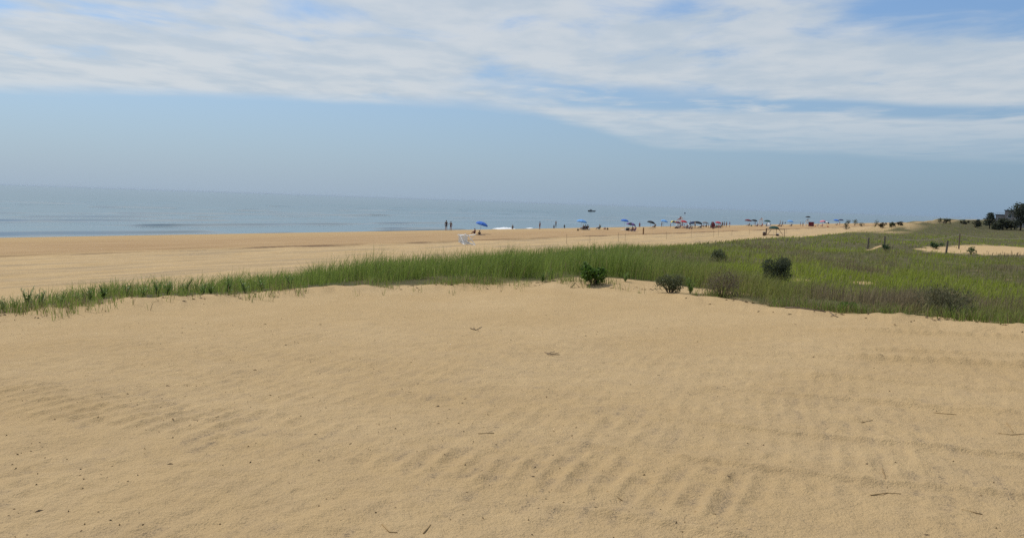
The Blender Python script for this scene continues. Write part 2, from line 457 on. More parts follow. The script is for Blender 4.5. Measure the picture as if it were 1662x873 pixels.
def blades(base, h, wd, az, lean, col):
    """curved tapering blades: five vertices, three triangles each"""
    n = len(base); d = np.stack([np.cos(az), np.sin(az), np.zeros(n)], -1)
    # blade's flat side turns at random about its stem
    fa = rng.uniform(0, 2*np.pi, n); q = np.stack([np.cos(fa), np.sin(fa), np.zeros(n)], -1)
    up = np.array([0, 0, 1.0])
    mid = base + up*(h*0.58)[:, None] + d*(h*lean*0.26)[:, None]
    tip = base + up*(h*(1-0.18*lean))[:, None] + d*(h*lean)[:, None]
    w = (wd/2)[:, None]
    v = np.stack([base-q*w, base+q*w, mid-q*w*0.8, mid+q*w*0.8, tip], 1).reshape(-1, 3)
    k = np.arange(n)[:, None]*5
    f = np.stack([k+np.array([[0, 1, 3]]), k+np.array([[0, 3, 2]]), k+np.array([[2, 3, 4]])], 1).reshape(-1, 3)
    c = np.repeat(col, 5, axis=0)
    return v, f, c

GREEN = np.array([0.190, 0.250, 0.052]); OLIVE = np.array([0.215, 0.228, 0.056]); STRAW = np.array([0.34, 0.27, 0.14])
LIME = np.array([0.285, 0.345, 0.036]); MAUVE = np.array([0.215, 0.160, 0.105]); DEEP = np.array([0.040, 0.075, 0.026])
def scatter(n, r0, r1, th0=-0.62, th1=0.62, p=1.0):
    """points in a sector seen from the dune top, denser near"""
    u = rng.uniform(0, 1, n); r = r0*(r1/r0)**(u**p)
    th = rng.uniform(th0, th1, n)
    return r*np.sin(th), r*np.cos(th)

def build_grass():
    G, D = [], []
    lobes = 0
    for n, r0, r1, hh, ww, per in ((26000, 12.5, 34, 0.76, 0.0078, 7), (17000, 32, 85, 0.70, 0.022, 6), (9000, 80, 240, 0.62, 0.06, 5)):
        x, y = scatter(n, r0, r1)
        v = veg_mask(x, y); s, nn = sn(x, y); th = np.arctan2(x, y); r = np.hypot(x, y)
        past = r - edge_r(th)
        clump = fbm(x/0.8, y/0.8, 121, 3)
        dens = v*np.where(r < 34, sst(clump, 0.32, 0.58), 0.95)
        dens = dens*(0.45+0.55*sst(past, 0.1, 1.2))*(1-0.35*sst(-th, 0.2, 0.5))
        keep = rng.uniform(0, 1, n) < dens
        x, y, th, r, past = x[keep], y[keep], th[keep], r[keep], past[keep]
        m = len(x)
        # kind of plant: beach grass on the seaward strip, mixed meadow landward
        s, nn = sn(x, y)
        mead = sst(th + (fbm(x/5, y/5, 131, 3)-0.5)*0.35, 0.05, 0.26)
        lime = sst(fbm(x/4+9, y/4, 133, 3), 0.43, 0.54)*sst(past, 4, 8)*0.9
        lime = np.maximum(lime, sst(s, 95, 112)*(1-sst(s, 175, 200))*sst(fbm(s/30, nn/6, 139, 3), 0.22, 0.42))
        mauve = sst(fbm(x/3.2, y/3.2+5, 135, 3), 0.44, 0.55)*(1-0.9*sst(s, 95, 112)*(1-sst(s, 165, 190)))*(1-lime)
        tall = fbm(x/2.5, y/2.5, 137, 3)
        c = GREEN[None]*(1-mead[:, None]) + OLIVE[None]*mead[:, None]
        c = c*(1-(mead*lime*0.9)[:, None]) + LIME[None]*(mead*lime*0.9)[:, None]
        c = c*(1-(mead*mauve*0.85)[:, None]) + MAUVE[None]*(mead*mauve*0.85)[:, None]
        h = hh*(0.45+1.05*tall)*(1-0.35*mead)*(0.75+0.5*clump[keep])
        left = sst(-th, 0.10, 0.45)
        h = h*(1-0.52*left)*(0.38+0.62*sst(past, -0.2, 2.2))
        h = np.where(r > 80, h*np.where(mauve > 0.5, 1.0, 0.85), h)
        # several blades to a tuft
        k = per
        spread = 0.09 if r0 < 20 else (0.30 if r0 < 60 else 1.1)
        bx = np.repeat(x, k) + rng.normal(0, spread, m*k); by = np.repeat(y, k) + rng.normal(0, spread, m*k)
        bz = ground(bx, by, False) - 0.03
        H_ = np.repeat(h, k)*rng.uniform(0.55, 1.15, m*k)
        cc = np.repeat(c, k, axis=0)*rng.uniform(0.70, 1.30, (m*k, 1))
        dead = rng.uniform(0, 1, m*k) < 0.07+0.09*np.repeat(mead*(1-lime), k)
        cc[dead] = STRAW*rng.uniform(0.6, 1.1, (dead.sum(), 1)); H_[dead] *= 0.8
        az = rng.normal(-0.5, 1.3, m*k); lean = np.abs(rng.normal(0.34, 0.30, m*k))
        wd = ww*rng.uniform(0.6, 1.4, m*k)
        vfc = blades(np.stack([bx, by, bz], -1), H_, wd, az, lean, cc)
        md = np.repeat(mead, k) > 0.5
        for sel, dst in ((~md, G), (md, D)):
            vs = vfc[0].reshape(-1, 5, 3)[sel].reshape(-1, 3); cs = vfc[2].reshape(-1, 5, 3)[sel].reshape(-1, 3)
            dst.append((vs, cs))
    # stray shoots and runners pushing out into the open sand
    n = 2600; th = rng.uniform(-0.62, 0.62, n); past = -np.abs(rng.normal(0, 0.50, n))*(1-0.65*sst(th, 0.05, 0.25)); r = edge_r(th)+past
    x, y = r*np.sin(th), r*np.cos(th); keep = rng.uniform(0, 1, n) < sst(fbm(x/0.7, y/0.7, 141, 3), 0.44, 0.60)
    x, y, th = x[keep], y[keep], th[keep]; k = 4; m = len(x)
    bx = np.repeat(x, k)+rng.normal(0, .03, m*k); by = np.repeat(y, k)+rng.normal(0, .03, m*k); bz = ground(bx, by)-0.01
    cc = GREEN[None]*rng.uniform(0.7, 1.3, (m*k, 1)); dead = rng.uniform(0, 1, m*k) < 0.3; cc[dead] = STRAW*rng.uniform(0.5, 1.0, (dead.sum(), 1))
    v_, _, c_ = blades(np.stack([bx, by, bz], -1), rng.uniform(.06, .26, m*k), rng.uniform(.004, .009, m*k), rng.uniform(0, 6.28, m*k), np.abs(rng.normal(.5, .35, m*k)), cc)
    G.append((v_, c_))
    for name, label, cat, lst in (('beach_grass', 'tall green beach grass along the seaward crest of the dune', 'beach grass', G),
                                  ('meadow_grass', 'olive and brownish mixed grasses covering the back of the dune', 'meadow grass', D)):
        v = np.concatenate([a for a, _ in lst]); c = np.concatenate([b for _, b in lst])
        n = len(v)//5; k = np.arange(n)[:, None]*5
        f = np.stack([k+np.array([[0, 1, 3]]), k+np.array([[0, 3, 2]]), k+np.array([[2, 3, 4]])], 1).reshape(-1, 3)
        o = link(name, np_mesh(name, v, f, True, c), GRASS)
        tag(o, label, cat, kind='stuff'); print(name, n)
build_grass()
#@@THINGS
# ------------------------------------------------------------------ shrubs, dune plants, trees
def leaf_quads(pts, size, col, up_bias=0.3, aspect=0.5):
    n = len(pts)
    a = rng.normal(0, 1, (n, 3)); a[:, 2] += up_bias; a /= np.linalg.norm(a, axis=1)[:, None]
    b = np.cross(a, rng.normal(0, 1, (n, 3))); b /= np.linalg.norm(b, axis=1)[:, None]
    s = (size*rng.uniform(0.6, 1.3, n))[:, None]
    v = np.stack([pts-a*s*0.5, pts+b*s*aspect*0.5, pts+a*s*0.5, pts-b*s*aspect*0.5], 1).reshape(-1, 3)
    f = np.arange(n*4).reshape(-1, 4)
    return v, f, np.repeat(col, 4, axis=0)
def crown_points(w, h, n, lobes, z0=0.12):
    """points gathered on the outsides of a handful of clumps that fill a w x h crown"""
    c = []
    for _ in range(lobes):
        a = rng.uniform(0, 2*np.pi); rr = np.sqrt(rng.uniform(0, 1))*0.36*w
        c.append((rr*np.cos(a), rr*np.sin(a), h*rng.uniform(z0+0.15, 0.82), rng.uniform(0.16, 0.26)*min(w, h*1.5)))
    c = np.array(c); k = rng.integers(0, lobes, n)
    d = rng.normal(0, 1, (n, 3)); d /= np.linalg.norm(d, axis=1)[:, None]
    p = c[k, :3] + d*(c[k, 3]*rng.uniform(0.45, 1.12, n))[:, None]
    p[:, 2] = np.clip(p[:, 2], h*0.03, None)
    return p, c
def shrub(px, py, wpx, hpx, col, label, leaf=0.05, n=900, name='shrub', cat='shrub', group=None, lobes=9, spiky=0.3, aspect=0.45, smax=9):
    loc = at(px, py); d = math.hypot(loc.x, loc.y)
    w, h = wpx*d/F, hpx*d/F
    loc.z = float(ground(np.array([loc.x]), np.array([loc.y]))[0]) - 0.02
    t = thing(name, label, cat, loc, random.uniform(0, 6.28), group)
    p, c = crown_points(w, h, n, lobes)
    cc = np.array(col)[None]*rng.uniform(0.65, 1.4, (n, 1))
    link('foliage', np_mesh('foliage', *leaf_quads(p, leaf, cc, spiky, aspect)[:2], False, leaf_quads(p, leaf, cc)[2]), LEAF, t)
    def stems(bm):
        for k in range(min(lobes, smax)):
            q = Vector(c[k, :3]); b_tube(bm, [(q.x*0.12, q.y*0.12, -0.02), (q.x*0.5, q.y*0.5, q.z*0.55), q], [0.014*w+0.004, 0.009*w+0.003, 0.004*w+0.001], 5)
    part('stem', M('shrub_stem', (0.13, 0.095, 0.065)), t, stems, True)
    return t
def plants():
    shrub(961, 466, 42, 38, (0.075, 0.140, 0.022), 'bright green leafy shrub alone at the sandy crest of the dune', 0.075, 1100, lobes=12, aspect=0.6)
    shrub(1258, 470, 46, 52, (0.062, 0.076, 0.042), 'round blackish green bush standing in the olive meadow grass', 0.075, 6000, name='bush', cat='bush', lobes=24, aspect=0.4)
    shrub(1088, 479, 58, 30, (0.115, 0.128, 0.062), 'low grey green shrub spilling onto the sand edge', 0.045, 2000, lobes=18, aspect=0.3)
    shrub(1172, 486, 66, 46, (0.155, 0.130, 0.080), 'thin brownish shrub rooted at the sand edge', 0.05, 1300, lobes=18, spiky=1.8, aspect=0.22)
    shrub(1530, 513, 96, 48, (0.130, 0.128, 0.065), 'wide dark olive shrub at the edge of the meadow grass', 0.055, 2300, lobes=26, spiky=1.6, aspect=0.22)
    shrub(1166, 424, 30, 20, (0.095, 0.110, 0.055), 'dim grey green bush half sunk in the dune grass', 0.10, 900, name='bush', cat='bush')
    shrub(1374, 502, 34, 15, (0.075, 0.15, 0.030), 'low patch of fresh green leaves beside the driftwood branch', 0.05, 500)
    shrub(1546, 514, 16, 22, (0.12, 0.21, 0.045), 'pale green young plant in front of the wide olive shrub', 0.05, 160, name='leafy_plant', cat='plant', spiky=1.0)
    shrub(1576, 413, 16, 11, (0.055, 0.105, 0.030), 'small green bush on the pale sand path by the posts', 0.16, 260, name='bush', cat='bush')
    shrub(1521, 404, 26, 10, (0.035, 0.080, 0.028), 'low dark green bush behind the sand path', 0.18, 320, name='bush', cat='bush')
    shrub(1437, 408, 14, 10, (0.045, 0.085, 0.030), 'small green bush at the foot of the rope fence', 0.16, 240, name='bush', cat='bush')
    for px, py, w, h, c in ((1373, 373, 14, 12, (0.045, 0.06, 0.028)), (1387, 366, 12, 9, (0.11, 0.11, 0.04)), (1399, 368, 12, 8, (0.10, 0.085, 0.04)),
                            (1420, 368, 13, 11, (0.10, 0.10, 0.035)), (1433, 370, 12, 8, (0.10, 0.075, 0.04)), (1447, 369, 10, 8, (0.075, 0.08, 0.035)),
                            (1459, 366, 11, 6, (0.11, 0.09, 0.05)), (1378, 362, 10, 6, (0.05, 0.07, 0.03))):
        shrub(px, py, w, h, c, 'small tawny green shrub on the sandy ridge above the crowded beach', 0.34, 260, group='shrubs on the far sandy ridge', lobes=7)
    for px, py, w, h in ((1534, 363, 24, 7), (1568, 364, 20, 6), (1583, 369, 18, 10)):
        shrub(px, py, w, h, (0.055, 0.058, 0.032), 'low dark shrub on the ridge short of the evergreen trees', 0.36, 320, group='dark shrubs before the trees', lobes=8)
    # young leafy plants along the seaward lip of the dune
    spots = [(6,508),(24,503),(44,500),(66,501),(98,498),(124,494),(146,489),(168,486),(206,489),(232,483),(256,482),(273,486),(300,478),(330,480),
             (342,483),(372,479),(398,476),(424,474),(470,470),(880,458),(893,457),(1015,459),(1120,477)]
    protos = []
    for k in range(4):
        h = 0.34; v, f, c = [], [], []; off = 0
        stems = []
        for j in range(5+k):
            a = rng.uniform(0, 6.28); le = rng.uniform(0.03, 0.16); top = np.array([le*np.cos(a), le*np.sin(a), h*rng.uniform(0.7, 1.1)])
            stems.append(top)
            for q in np.linspace(0.15, 1.0, 13):
                az = rng.uniform(0, 6.28); L = 0.085*(1.15-0.6*q)*rng.uniform(0.8, 1.2)
                b = top*np.array([q**1.4, q**1.4, q]); d = np.array([np.cos(az), np.sin(az), 0.75]); d /= np.linalg.norm(d)
                s = np.cross(d, [0, 0, 1.0]); s /= np.linalg.norm(s)
                v += [b, b+d*L*0.5+s*L*0.16, b+d*L, b+d*L*0.5-s*L*0.16]; f.append([off, off+1, off+2, off+3]); off += 4
                c += [np.array([0.150, 0.245, 0.048])*rng.uniform(0.6, 1.3)]*4
        leaf_me = np_mesh('foliage', np.array(v), np.array(f), False, np.array(c)); leaf_me.materials.append(LEAF)
        bm = bmesh.new()
        for s in stems: b_tube(bm, [(0, 0, -0.03), (s[0]*0.4, s[1]*0.4, s[2]*0.5), tuple(s)], [0.006, 0.005, 0.003], 5)
        st_me = bpy.data.meshes.new('stem'); bm.to_mesh(st_me); bm.free(); st_me.materials.append(M('green_stem', (0.10, 0.13, 0.045)))
        protos.append((leaf_me, st_me))
    for i, (px, py) in enumerate(spots):
        p = at(px, py); z = float(ground(np.array([p.x]), np.array([p.y]))[0])
        t = thing('dune_plant', 'young upright green leafy plant at the sandy lip of the dune', 'plant', (p.x, p.y, z-0.01), random.uniform(0, 6.28), 'leafy plants along the lip of the dune')
        sc = random.uniform(0.5, 0.85); t.scale = (sc*1.3, sc*1.3, sc)
        link('foliage', protos[i % 4][0], None, t); link('stem', protos[i % 4][1], None, t)
plants()

def tree(px, py, wpx, hpx, label, col, n=1500, leaf=0.5, kind='round', group=None, name='tree', cat='tree'):
    loc = at(px, py); d = math.hypot(loc.x, loc.y); w, h = wpx*d/F, hpx*d/F
    t = thing(name, label, cat, loc - Vector((0, 0, 0.1)), random.uniform(0, 6.28), group)
    if kind == 'pine':
        P = []
        for tier in range(7):
            q = tier/6; R = 0.5*w*(1-0.75*q)*rng.uniform(0.75, 1.15)
            for b in range(6):
                a = 6.28*b/6 + rng.uniform(-0.4, 0.4); m = n//42; u = np.sqrt(rng.uniform(0, 1, m))
                P.append(np.stack([R*u*np.cos(a)+rng.normal(0, 0.08*w, m), R*u*np.sin(a)+rng.normal(0, 0.08*w, m), h*(0.25+0.72*q)+R*u*0.12+rng.normal(0, 0.025*h, m)], -1))
        p = np.concatenate(P)
    else:
        p, _ = crown_points(w, h, n, 16, 0.1)
    cc = np.array(col)[None]*rng.uniform(0.6, 1.4, (len(p), 1))
    v, f, c = leaf_quads(p, leaf, cc, 0.2, 0.6)
    link('crown', np_mesh('crown', v, f, False, c), LEAF, t)
    def tr(bm):
        b_tube(bm, [(0, 0, -0.3), (0.03*w, 0, h*0.4), (0, 0.02*w, h*0.88)], [0.045*w, 0.032*w, 0.010*w], 7)
        for k in range(6):
            a = k*1.05; z = h*(0.25+0.09*k); b_tube(bm, [(0, 0, z), (0.28*w*math.cos(a), 0.28*w*math.sin(a), z+0.10*h)], [0.016*w, 0.006*w], 5)
    part('trunk', M('bark', (0.11, 0.085, 0.065)), t, tr, True)
tree(1606, 371, 18, 22, 'ragged dark pine standing clear between the ridge and the grey house', (0.050, 0.066, 0.044), 1700, 0.40, 'pine', name='pine_tree')
tree(1587, 370, 7, 12, 'small slender evergreen beside the ragged pine', (0.050, 0.070, 0.044), 600, 0.36, 'pine', name='evergreen_tree')
tree(1656, 374, 30, 40, 'tall dense dark tree beside the upper storey of the house', (0.058, 0.070, 0.046), 3000, 0.50)
tree(1684, 376, 34, 40, 'broad dark tree beyond the tall dense tree', (0.044, 0.058, 0.036), 2000, 0.50)
for px, py, w, h in ((1627, 373, 17, 17), (1641, 373, 17, 16), (1617, 373, 14, 10)):
    tree(px, py, w, h, 'rounded dark green thicket tree in front of the grey house', (0.080, 0.092, 0.055), 1500, 0.40, group='thicket trees before the house', name='thicket_tree')

# ------------------------------------------------------------------ house and sign behind the dunes
def house():
    d = 330.0; r = ray(1645, 356); x, y = r[0]*d, r[1]*d; g = on(x, y)
    t = thing('beach_house', 'grey flat roofed beach house rising behind dark trees', 'house', g - Vector((0, 0, 0.6)), math.radians(-32)); t.scale = (0.82, 0.82, 0.88)
    side = M('grey_siding', (0.235, 0.215, 0.215)); dark = M('roof_felt', (0.055, 0.058, 0.065)); white = M('white_trim', (0.50, 0.50, 0.50)); glass = M('window_glass', (0.05, 0.06, 0.07), 0.08, spec=0.6)
    part('wall', side, t, lambda bm: b_box(bm, (1.5, 0, 3.4), (9.0, 8, 7.0)))
    part('wing_wall', side, t, lambda bm: b_box(bm, (-4.6, -0.4, 2.55), (3.2, 6, 5.3)))
    part('roof', dark, t, lambda bm: b_box(bm, (1.5, 0, 7.05), (9.7, 8.7, 0.32)))
    part('wing_roof', dark, t, lambda bm: b_box(bm, (-4.65, -0.4, 5.34), (3.6, 6.6, 0.28)))
    part('railing', white, t, lambda bm: [b_bar(bm, (-6.2, -3.5, 6.15), (-3.1, -3.5, 6.15), 0.09)] + [b_bar(bm, (-6.2+k*0.62, -3.5, 5.48), (-6.2+k*0.62, -3.5, 6.15), 0.06) for k in range(6)])
    for wx, wz in ((-1.2, 5.0), (1.6, 5.0), (4.2, 5.0), (-1.2, 2.2), (1.6, 2.2), (4.2, 2.2)):
        f = part('window', white, t, lambda bm: [b_box(bm, (wx, -4.03, wz+s*0.75), (1.5, 0.12, 0.14)) for s in (-1, 1)] + [b_box(bm, (wx+s*0.69, -4.03, wz), (0.12, 0.12, 1.36)) for s in (-1, 1)])
        part('pane', glass, f, lambda bm: b_box(bm, (wx, -4.02, wz), (1.26, 0.06, 1.36)))
    f = part('window', white, t, lambda bm: [b_box(bm, (-4.7, -3.43, 3.6+s*0.75), (1.5, 0.12, 0.14)) for s in (-1, 1)] + [b_box(bm, (-4.7+s*0.69, -3.43, 3.6), (0.12, 0.12, 1.36)) for s in (-1, 1)])
    part('pane', glass, f, lambda bm: b_box(bm, (-4.7, -3.42, 3.6), (1.26, 0.06, 1.36)))
house()
def sign():
    g = at(1651, 372); d = math.hypot(g.x, g.y); k = d/F
    t = thing('notice_board', 'blank white board on two legs in front of dark trees', 'sign', g, -math.atan2(g.x, g.y))
    w = M('white_paint', (0.78, 0.78, 0.75))
    part('board', w, t, lambda bm: b_box(bm, (0, 0, 12.5*k), (7.5*k, 0.06, 3.2*k)))
    for s in (-1, 1): part('leg', M('grey_wood', (0.30, 0.27, 0.23)), t, lambda bm: b_box(bm, (s*3.0*k, 0.09, 6.9*k), (0.12, 0.1, 13.8*k)))
sign()

# ------------------------------------------------------------------ posts and rope fence
WOOD = M('weathered_wood', (0.125, 0.105, 0.085), scale=14)
def post_mesh(bm, h, r):
    b_tube(bm, [(0, 0, -0.25), (0.01, 0, h*0.5), (0, 0.01, h*0.97), (0, 0.01, h)], [r, r*1.02, r*0.95, r*0.7], 8)
def fence():
    pts = []
    for px, py, top in ((1435, 404, 385), (1556, 404, 382), (1700, 404, 384)):
        g = at(px, py); d = math.hypot(g.x, g.y); pts.append((g, (py-top)*d/F))
    g0 = pts[0][0]
    t = thing('rope_fence', 'rope strung between dark wooden posts across the dune meadow', 'fence', g0)
    for g, h in pts:
        p = part('post', WOOD, t, lambda bm: post_mesh(bm, h, 0.075)); p.location = g-g0
    for (a, ha), (b, hb) in zip(pts, pts[1:]):
        A, B = a-g0+Vector((0, 0, ha*0.93)), b-g0+Vector((0, 0, hb*0.93))
        def rp(bm):
            b_tube(bm, [A.lerp(B, k/10) - Vector((0, 0, 0.45*4*(k/10)*(1-k/10))) for k in range(11)], 0.020, 5)
        part('rope', M('pale_rope', (0.36, 0.33, 0.27)), t, rp)
fence()
for px, py, top, lab in ((1408, 404, 387, 'short dark wooden post next to the end of the rope fence'), (1535, 414, 393, 'leaning dark wooden post before the pale sand path')):
    g = at(px, py); d = math.hypot(g.x, g.y)
    o = part('wooden_post', WOOD, None, lambda bm: post_mesh(bm, (py-top)*d/F, 0.085)); o.location = g
    o.rotation_euler = (0.02, 0.06, 0); tag(o, lab, 'post')
bm = bmesh.new(); post_mesh(bm, 1.3, 0.024); stake_me = bpy.data.meshes.new('beach_stake'); bm.to_mesh(stake_me); bm.free(); stake_me.materials.append(M('grey_stake', (0.30, 0.23, 0.165)))
for k, px in enumerate((920, 958, 1004, 1015, 1082, 1122, 1158, 1166, 1188, 1216, 1276)):
    u = ray(px, 380); d = 54/(u[0]*NV[0]+u[1]*NV[1]); g = on(u[0]*d, u[1]*d)
    o = link('beach_stake', stake_me); o.location = g; o.rotation_euler = (random.uniform(-.03, .03), random.uniform(-.03, .03), k)
    o.scale = (1, 1, random.uniform(0.85, 1.15))
    tag(o, 'thin weathered stake in the beach sand just beyond the dune grass', 'stake', 'stakes along the foot of the dune')
g = at(1044, 380); o = part('wooden_post', M('brown_post', (0.22, 0.12, 0.06)), None, lambda bm: post_mesh(bm, 1.25, 0.13)); o.location = g
tag(o, 'stout brown post on the beach beside the maroon striped chairs', 'post')

# ------------------------------------------------------------------ people
J = dict(pelvis=0, waist=1, chest=2, neck=3, head=4, crown=5)
EDG = [(0,1),(1,2),(2,3),(3,4),(4,5),(2,6),(6,7),(7,8),(8,9),(2,10),(10,11),(11,12),(12,13),(0,14),(14,15),(15,16),(16,17),(0,18),(18,19),(19,20),(20,21)]
RAD = [(.155,.115),(.135,.10),(.165,.115),(.055,.055),(.075,.085),(.078,.09)] + [(.062,.062),(.044,.044),(.032,.032),(.042,.022)]*2 + [(.095,.095),(.062,.062),(.042,.042),(.040,.030)]*2
STAND = [(0,0,.95),(0,0,1.10),(0,.01,1.33),(0,.0,1.49),(0,.02,1.58),(0,.02,1.68),
  (-.18,0,1.42),(-.25,-.03,1.14),(-.27,.04,.91),(-.27,.07,.81),(.18,0,1.42),(.25,-.03,1.14),(.27,.04,.91),(.27,.07,.81),
  (-.09,0,.90),(-.11,.02,.50),(-.12,-.02,.08),(-.13,.13,.03),(.09,0,.90),(.11,.02,.50),(.12,-.02,.08),(.13,.13,.03)]
REACH = list(STAND); REACH[10:14] = [(.18,.02,1.42),(.36,.08,1.22),(.52,.16,1.18),(.60,.18,1.17)]
WALK = list(STAND); WALK[14:22] = [(-.09,0,.90),(-.10,.20,.52),(-.11,.22,.10),(-.11,.36,.06),(.09,0,.90),(.10,-.10,.50),(.11,-.34,.13),(.11,-.24,.03)]
WALK[6:14] = [(-.18,0,1.42),(-.25,-.14,1.16),(-.27,-.10,.92),(-.27,-.07,.83),(.18,0,1.42),(.25,.06,1.15),(.26,.24,.98),(.26,.30,.92)]
CHAIR = [(0,-.02,.32),(0,-.09,.46),(0,-.17,.68),(0,-.19,.84),(0,-.16,.93),(0,-.15,1.03),
  (-.18,-.16,.76),(-.28,-.05,.53),(-.25,.18,.50),(-.24,.26,.50),(.18,-.16,.76),(.28,-.05,.53),(.25,.18,.50),(.24,.26,.50),
  (-.09,0,.32),(-.12,.42,.46),(-.12,.62,.10),(-.13,.76,.05),(.09,0,.32),(.12,.42,.44),(.12,.66,.10),(.13,.80,.05)]
GROUND = [(0,0,.13),(0,-.04,.28),(0,-.06,.52),(0,-.02,.68),(0,.02,.77),(0,.03,.87),
  (-.18,-.05,.60),(-.25,.12,.38),(-.16,.34,.42),(-.10,.40,.43),(.18,-.05,.60),(.25,.12,.38),(.16,.34,.42),(.10,.40,.43),
  (-.09,.03,.13),(-.12,.40,.44),(-.12,.58,.08),(-.13,.72,.04),(.09,.03,.13),(.12,.38,.46),(.12,.55,.08),(.13,.69,.04)]
LIE = [(0,0,.13),(0,-.14,.17),(0,-.34,.30),(0,-.46,.42),(0,-.50,.50),(0,-.52,.60),
  (-.18,-.40,.36),(-.25,-.50,.14),(-.24,-.32,.05),(-.22,-.23,.04),(.18,-.40,.36),(.25,-.50,.14),(.24,-.32,.05),(.22,-.23,.04),
  (-.09,.05,.12),(-.11,.46,.26),(-.12,.86,.08),(-.12,.96,.14),(.09,.05,.12),(.11,.48,.13),(.12,.92,.07),(.12,1.0,.14)]
WADE = [(x, y, z-0.62) for x, y, z in STAND]
def pose_mesh(name, joints):
    me = bpy.data.meshes.new(name); me.from_pydata([Vector(j) for j in joints], EDG, [])
    o = bpy.data.objects.new(name, me); C.objects.link(o)
    o.modifiers.new('skin', 'SKIN'); sub = o.modifiers.new('sub', 'SUBSURF'); sub.levels = 1; sub.render_levels = 1
    for v, r in zip(me.skin_vertices[0].data, RAD): v.radius = r
    for k, v in enumerate(me.skin_vertices[0].data): v.use_root = (k == 0)
    dg = bpy.context.evaluated_depsgraph_get()
    out = bpy.data.meshes.new_from_object(o.evaluated_get(dg)); out.name = name
    bpy.data.objects.remove(o); bpy.data.meshes.remove(me)
    for k in range(3): out.materials.append(None)
    jj = [Vector(j) for j in joints]
    for p in out.polygons:
        p.use_smooth = True; best = None
        for (a, b) in EDG:
            ab = jj[b]-jj[a]; t = max(0, min(1, (p.center-jj[a]).dot(ab)/ab.length_squared)); dd = (jj[a]+ab*t-p.center).length
            if best is None or dd < best[0]: best = (dd, a, b, t)
        _, a, b, t = best; mi = 0
        if (a, b) in ((0,1),(1,2)) or ((a, b) in ((2,6),(2,10))) or ((a, b) == (2,3) and t < 0.6) or ((a, b) in ((6,7),(10,11)) and t < 0.45): mi = 1
        if (a, b) in ((0,14),(0,18)) or ((a, b) == (0,1) and t < 0.3) or ((a, b) in ((14,15),(18,19)) and t < 0.6): mi = 2
        p.material_index = mi
    return out
POSE = {k: pose_mesh('body_'+k, v) for k, v in dict(stand=STAND, reach=REACH, walk=WALK, chair=CHAIR, ground=GROUND, lie=LIE, wade=WADE).items()}
JOINT = dict(stand=STAND, reach=REACH, walk=WALK, chair=CHAIR, ground=GROUND, lie=LIE, wade=WADE)
CLOTH = {'black': (.022,.022,.026), 'navy': (.025,.035,.085), 'maroon': (.13,.022,.030), 'red': (.42,.035,.045), 'white': (.72,.72,.70), 'grey': (.20,.20,.21),
  'blue': (.045,.15,.52), 'lightblue': (.14,.33,.66), 'green': (.035,.10,.055), 'teal': (.03,.09,.10), 'brown': (.12,.07,.042), 'pink': (.62,.22,.26), 'yellow': (.72,.58,.13),
  'tan': (.40,.24,.155), 'orange': (.5,.16,.04), 'purple': (.15,.08,.25), 'darkgreen': (.022,.060,.048)}
def cm(c): return M('cloth_'+c, CLOTH[c], 0.85)
SKINS = [M('skin_fair', (.44,.26,.185), 0.6, var=.06), M('skin_tan', (.30,.165,.105), 0.6, var=.06), M('skin_deep', (.13,.07,.045), 0.6, var=.06)]
HAIRS = [M('hair_brown', (.045,.028,.018)), M('hair_dark', (.014,.012,.011)), M('hair_fair', (.27,.19,.095))]
SEAWARD = math.atan2(NV[1], NV[0]) - math.pi/2
_hair = {}
def hair_mesh(pose):
    if pose not in _hair:
        bm = bmesh.new(); j = Vector(JOINT[pose][5]); bmesh.ops.create_uvsphere(bm, u_segments=12, v_segments=8, radius=0.108)
        for v in list(bm.verts):
            if v.co.z < -0.02 and v.co.y > -0.035: v.co *= 0.80
            v.co.y *= 1.05; v.co += j + Vector((0, -0.012, 0.012))
        me = bpy.data.meshes.new('hair'); bm.to_mesh(me); bm.free()
        for p in me.polygons: p.use_smooth = True
        _hair[pose] = me
    return _hair[pose]
_pc = [0]
def person(px, py, pose, top, bottom, label, scale=1.0, rz=None, skin=None, loc=None, group=None):
    k = _pc[0]; _pc[0] += 1
    g = loc if loc is not None else at(px, py)
    o = bpy.data.objects.new('person', POSE[pose]); C.objects.link(o); o.location = g
    o.rotation_euler = (0, 0, SEAWARD + random.uniform(-0.5, 0.5) if rz is None else rz); o.scale = (scale,)*3
    sk = SKINS[skin if skin is not None else (k % 5 > 2) + 0]
    for i, m in enumerate((sk, cm(top) if top else sk, cm(bottom))):
        o.material_slots[i].link = 'OBJECT'; o.material_slots[i].material = m
    h = bpy.data.objects.new('hair', hair_mesh(pose)); C.objects.link(h); h.parent = o
    if not h.data.materials: h.data.materials.append(None)
    h.material_slots[0].link = 'OBJECT'; h.material_slots[0].material = HAIRS[(k*7) % 3]
    return tag(o, label, 'person', group)

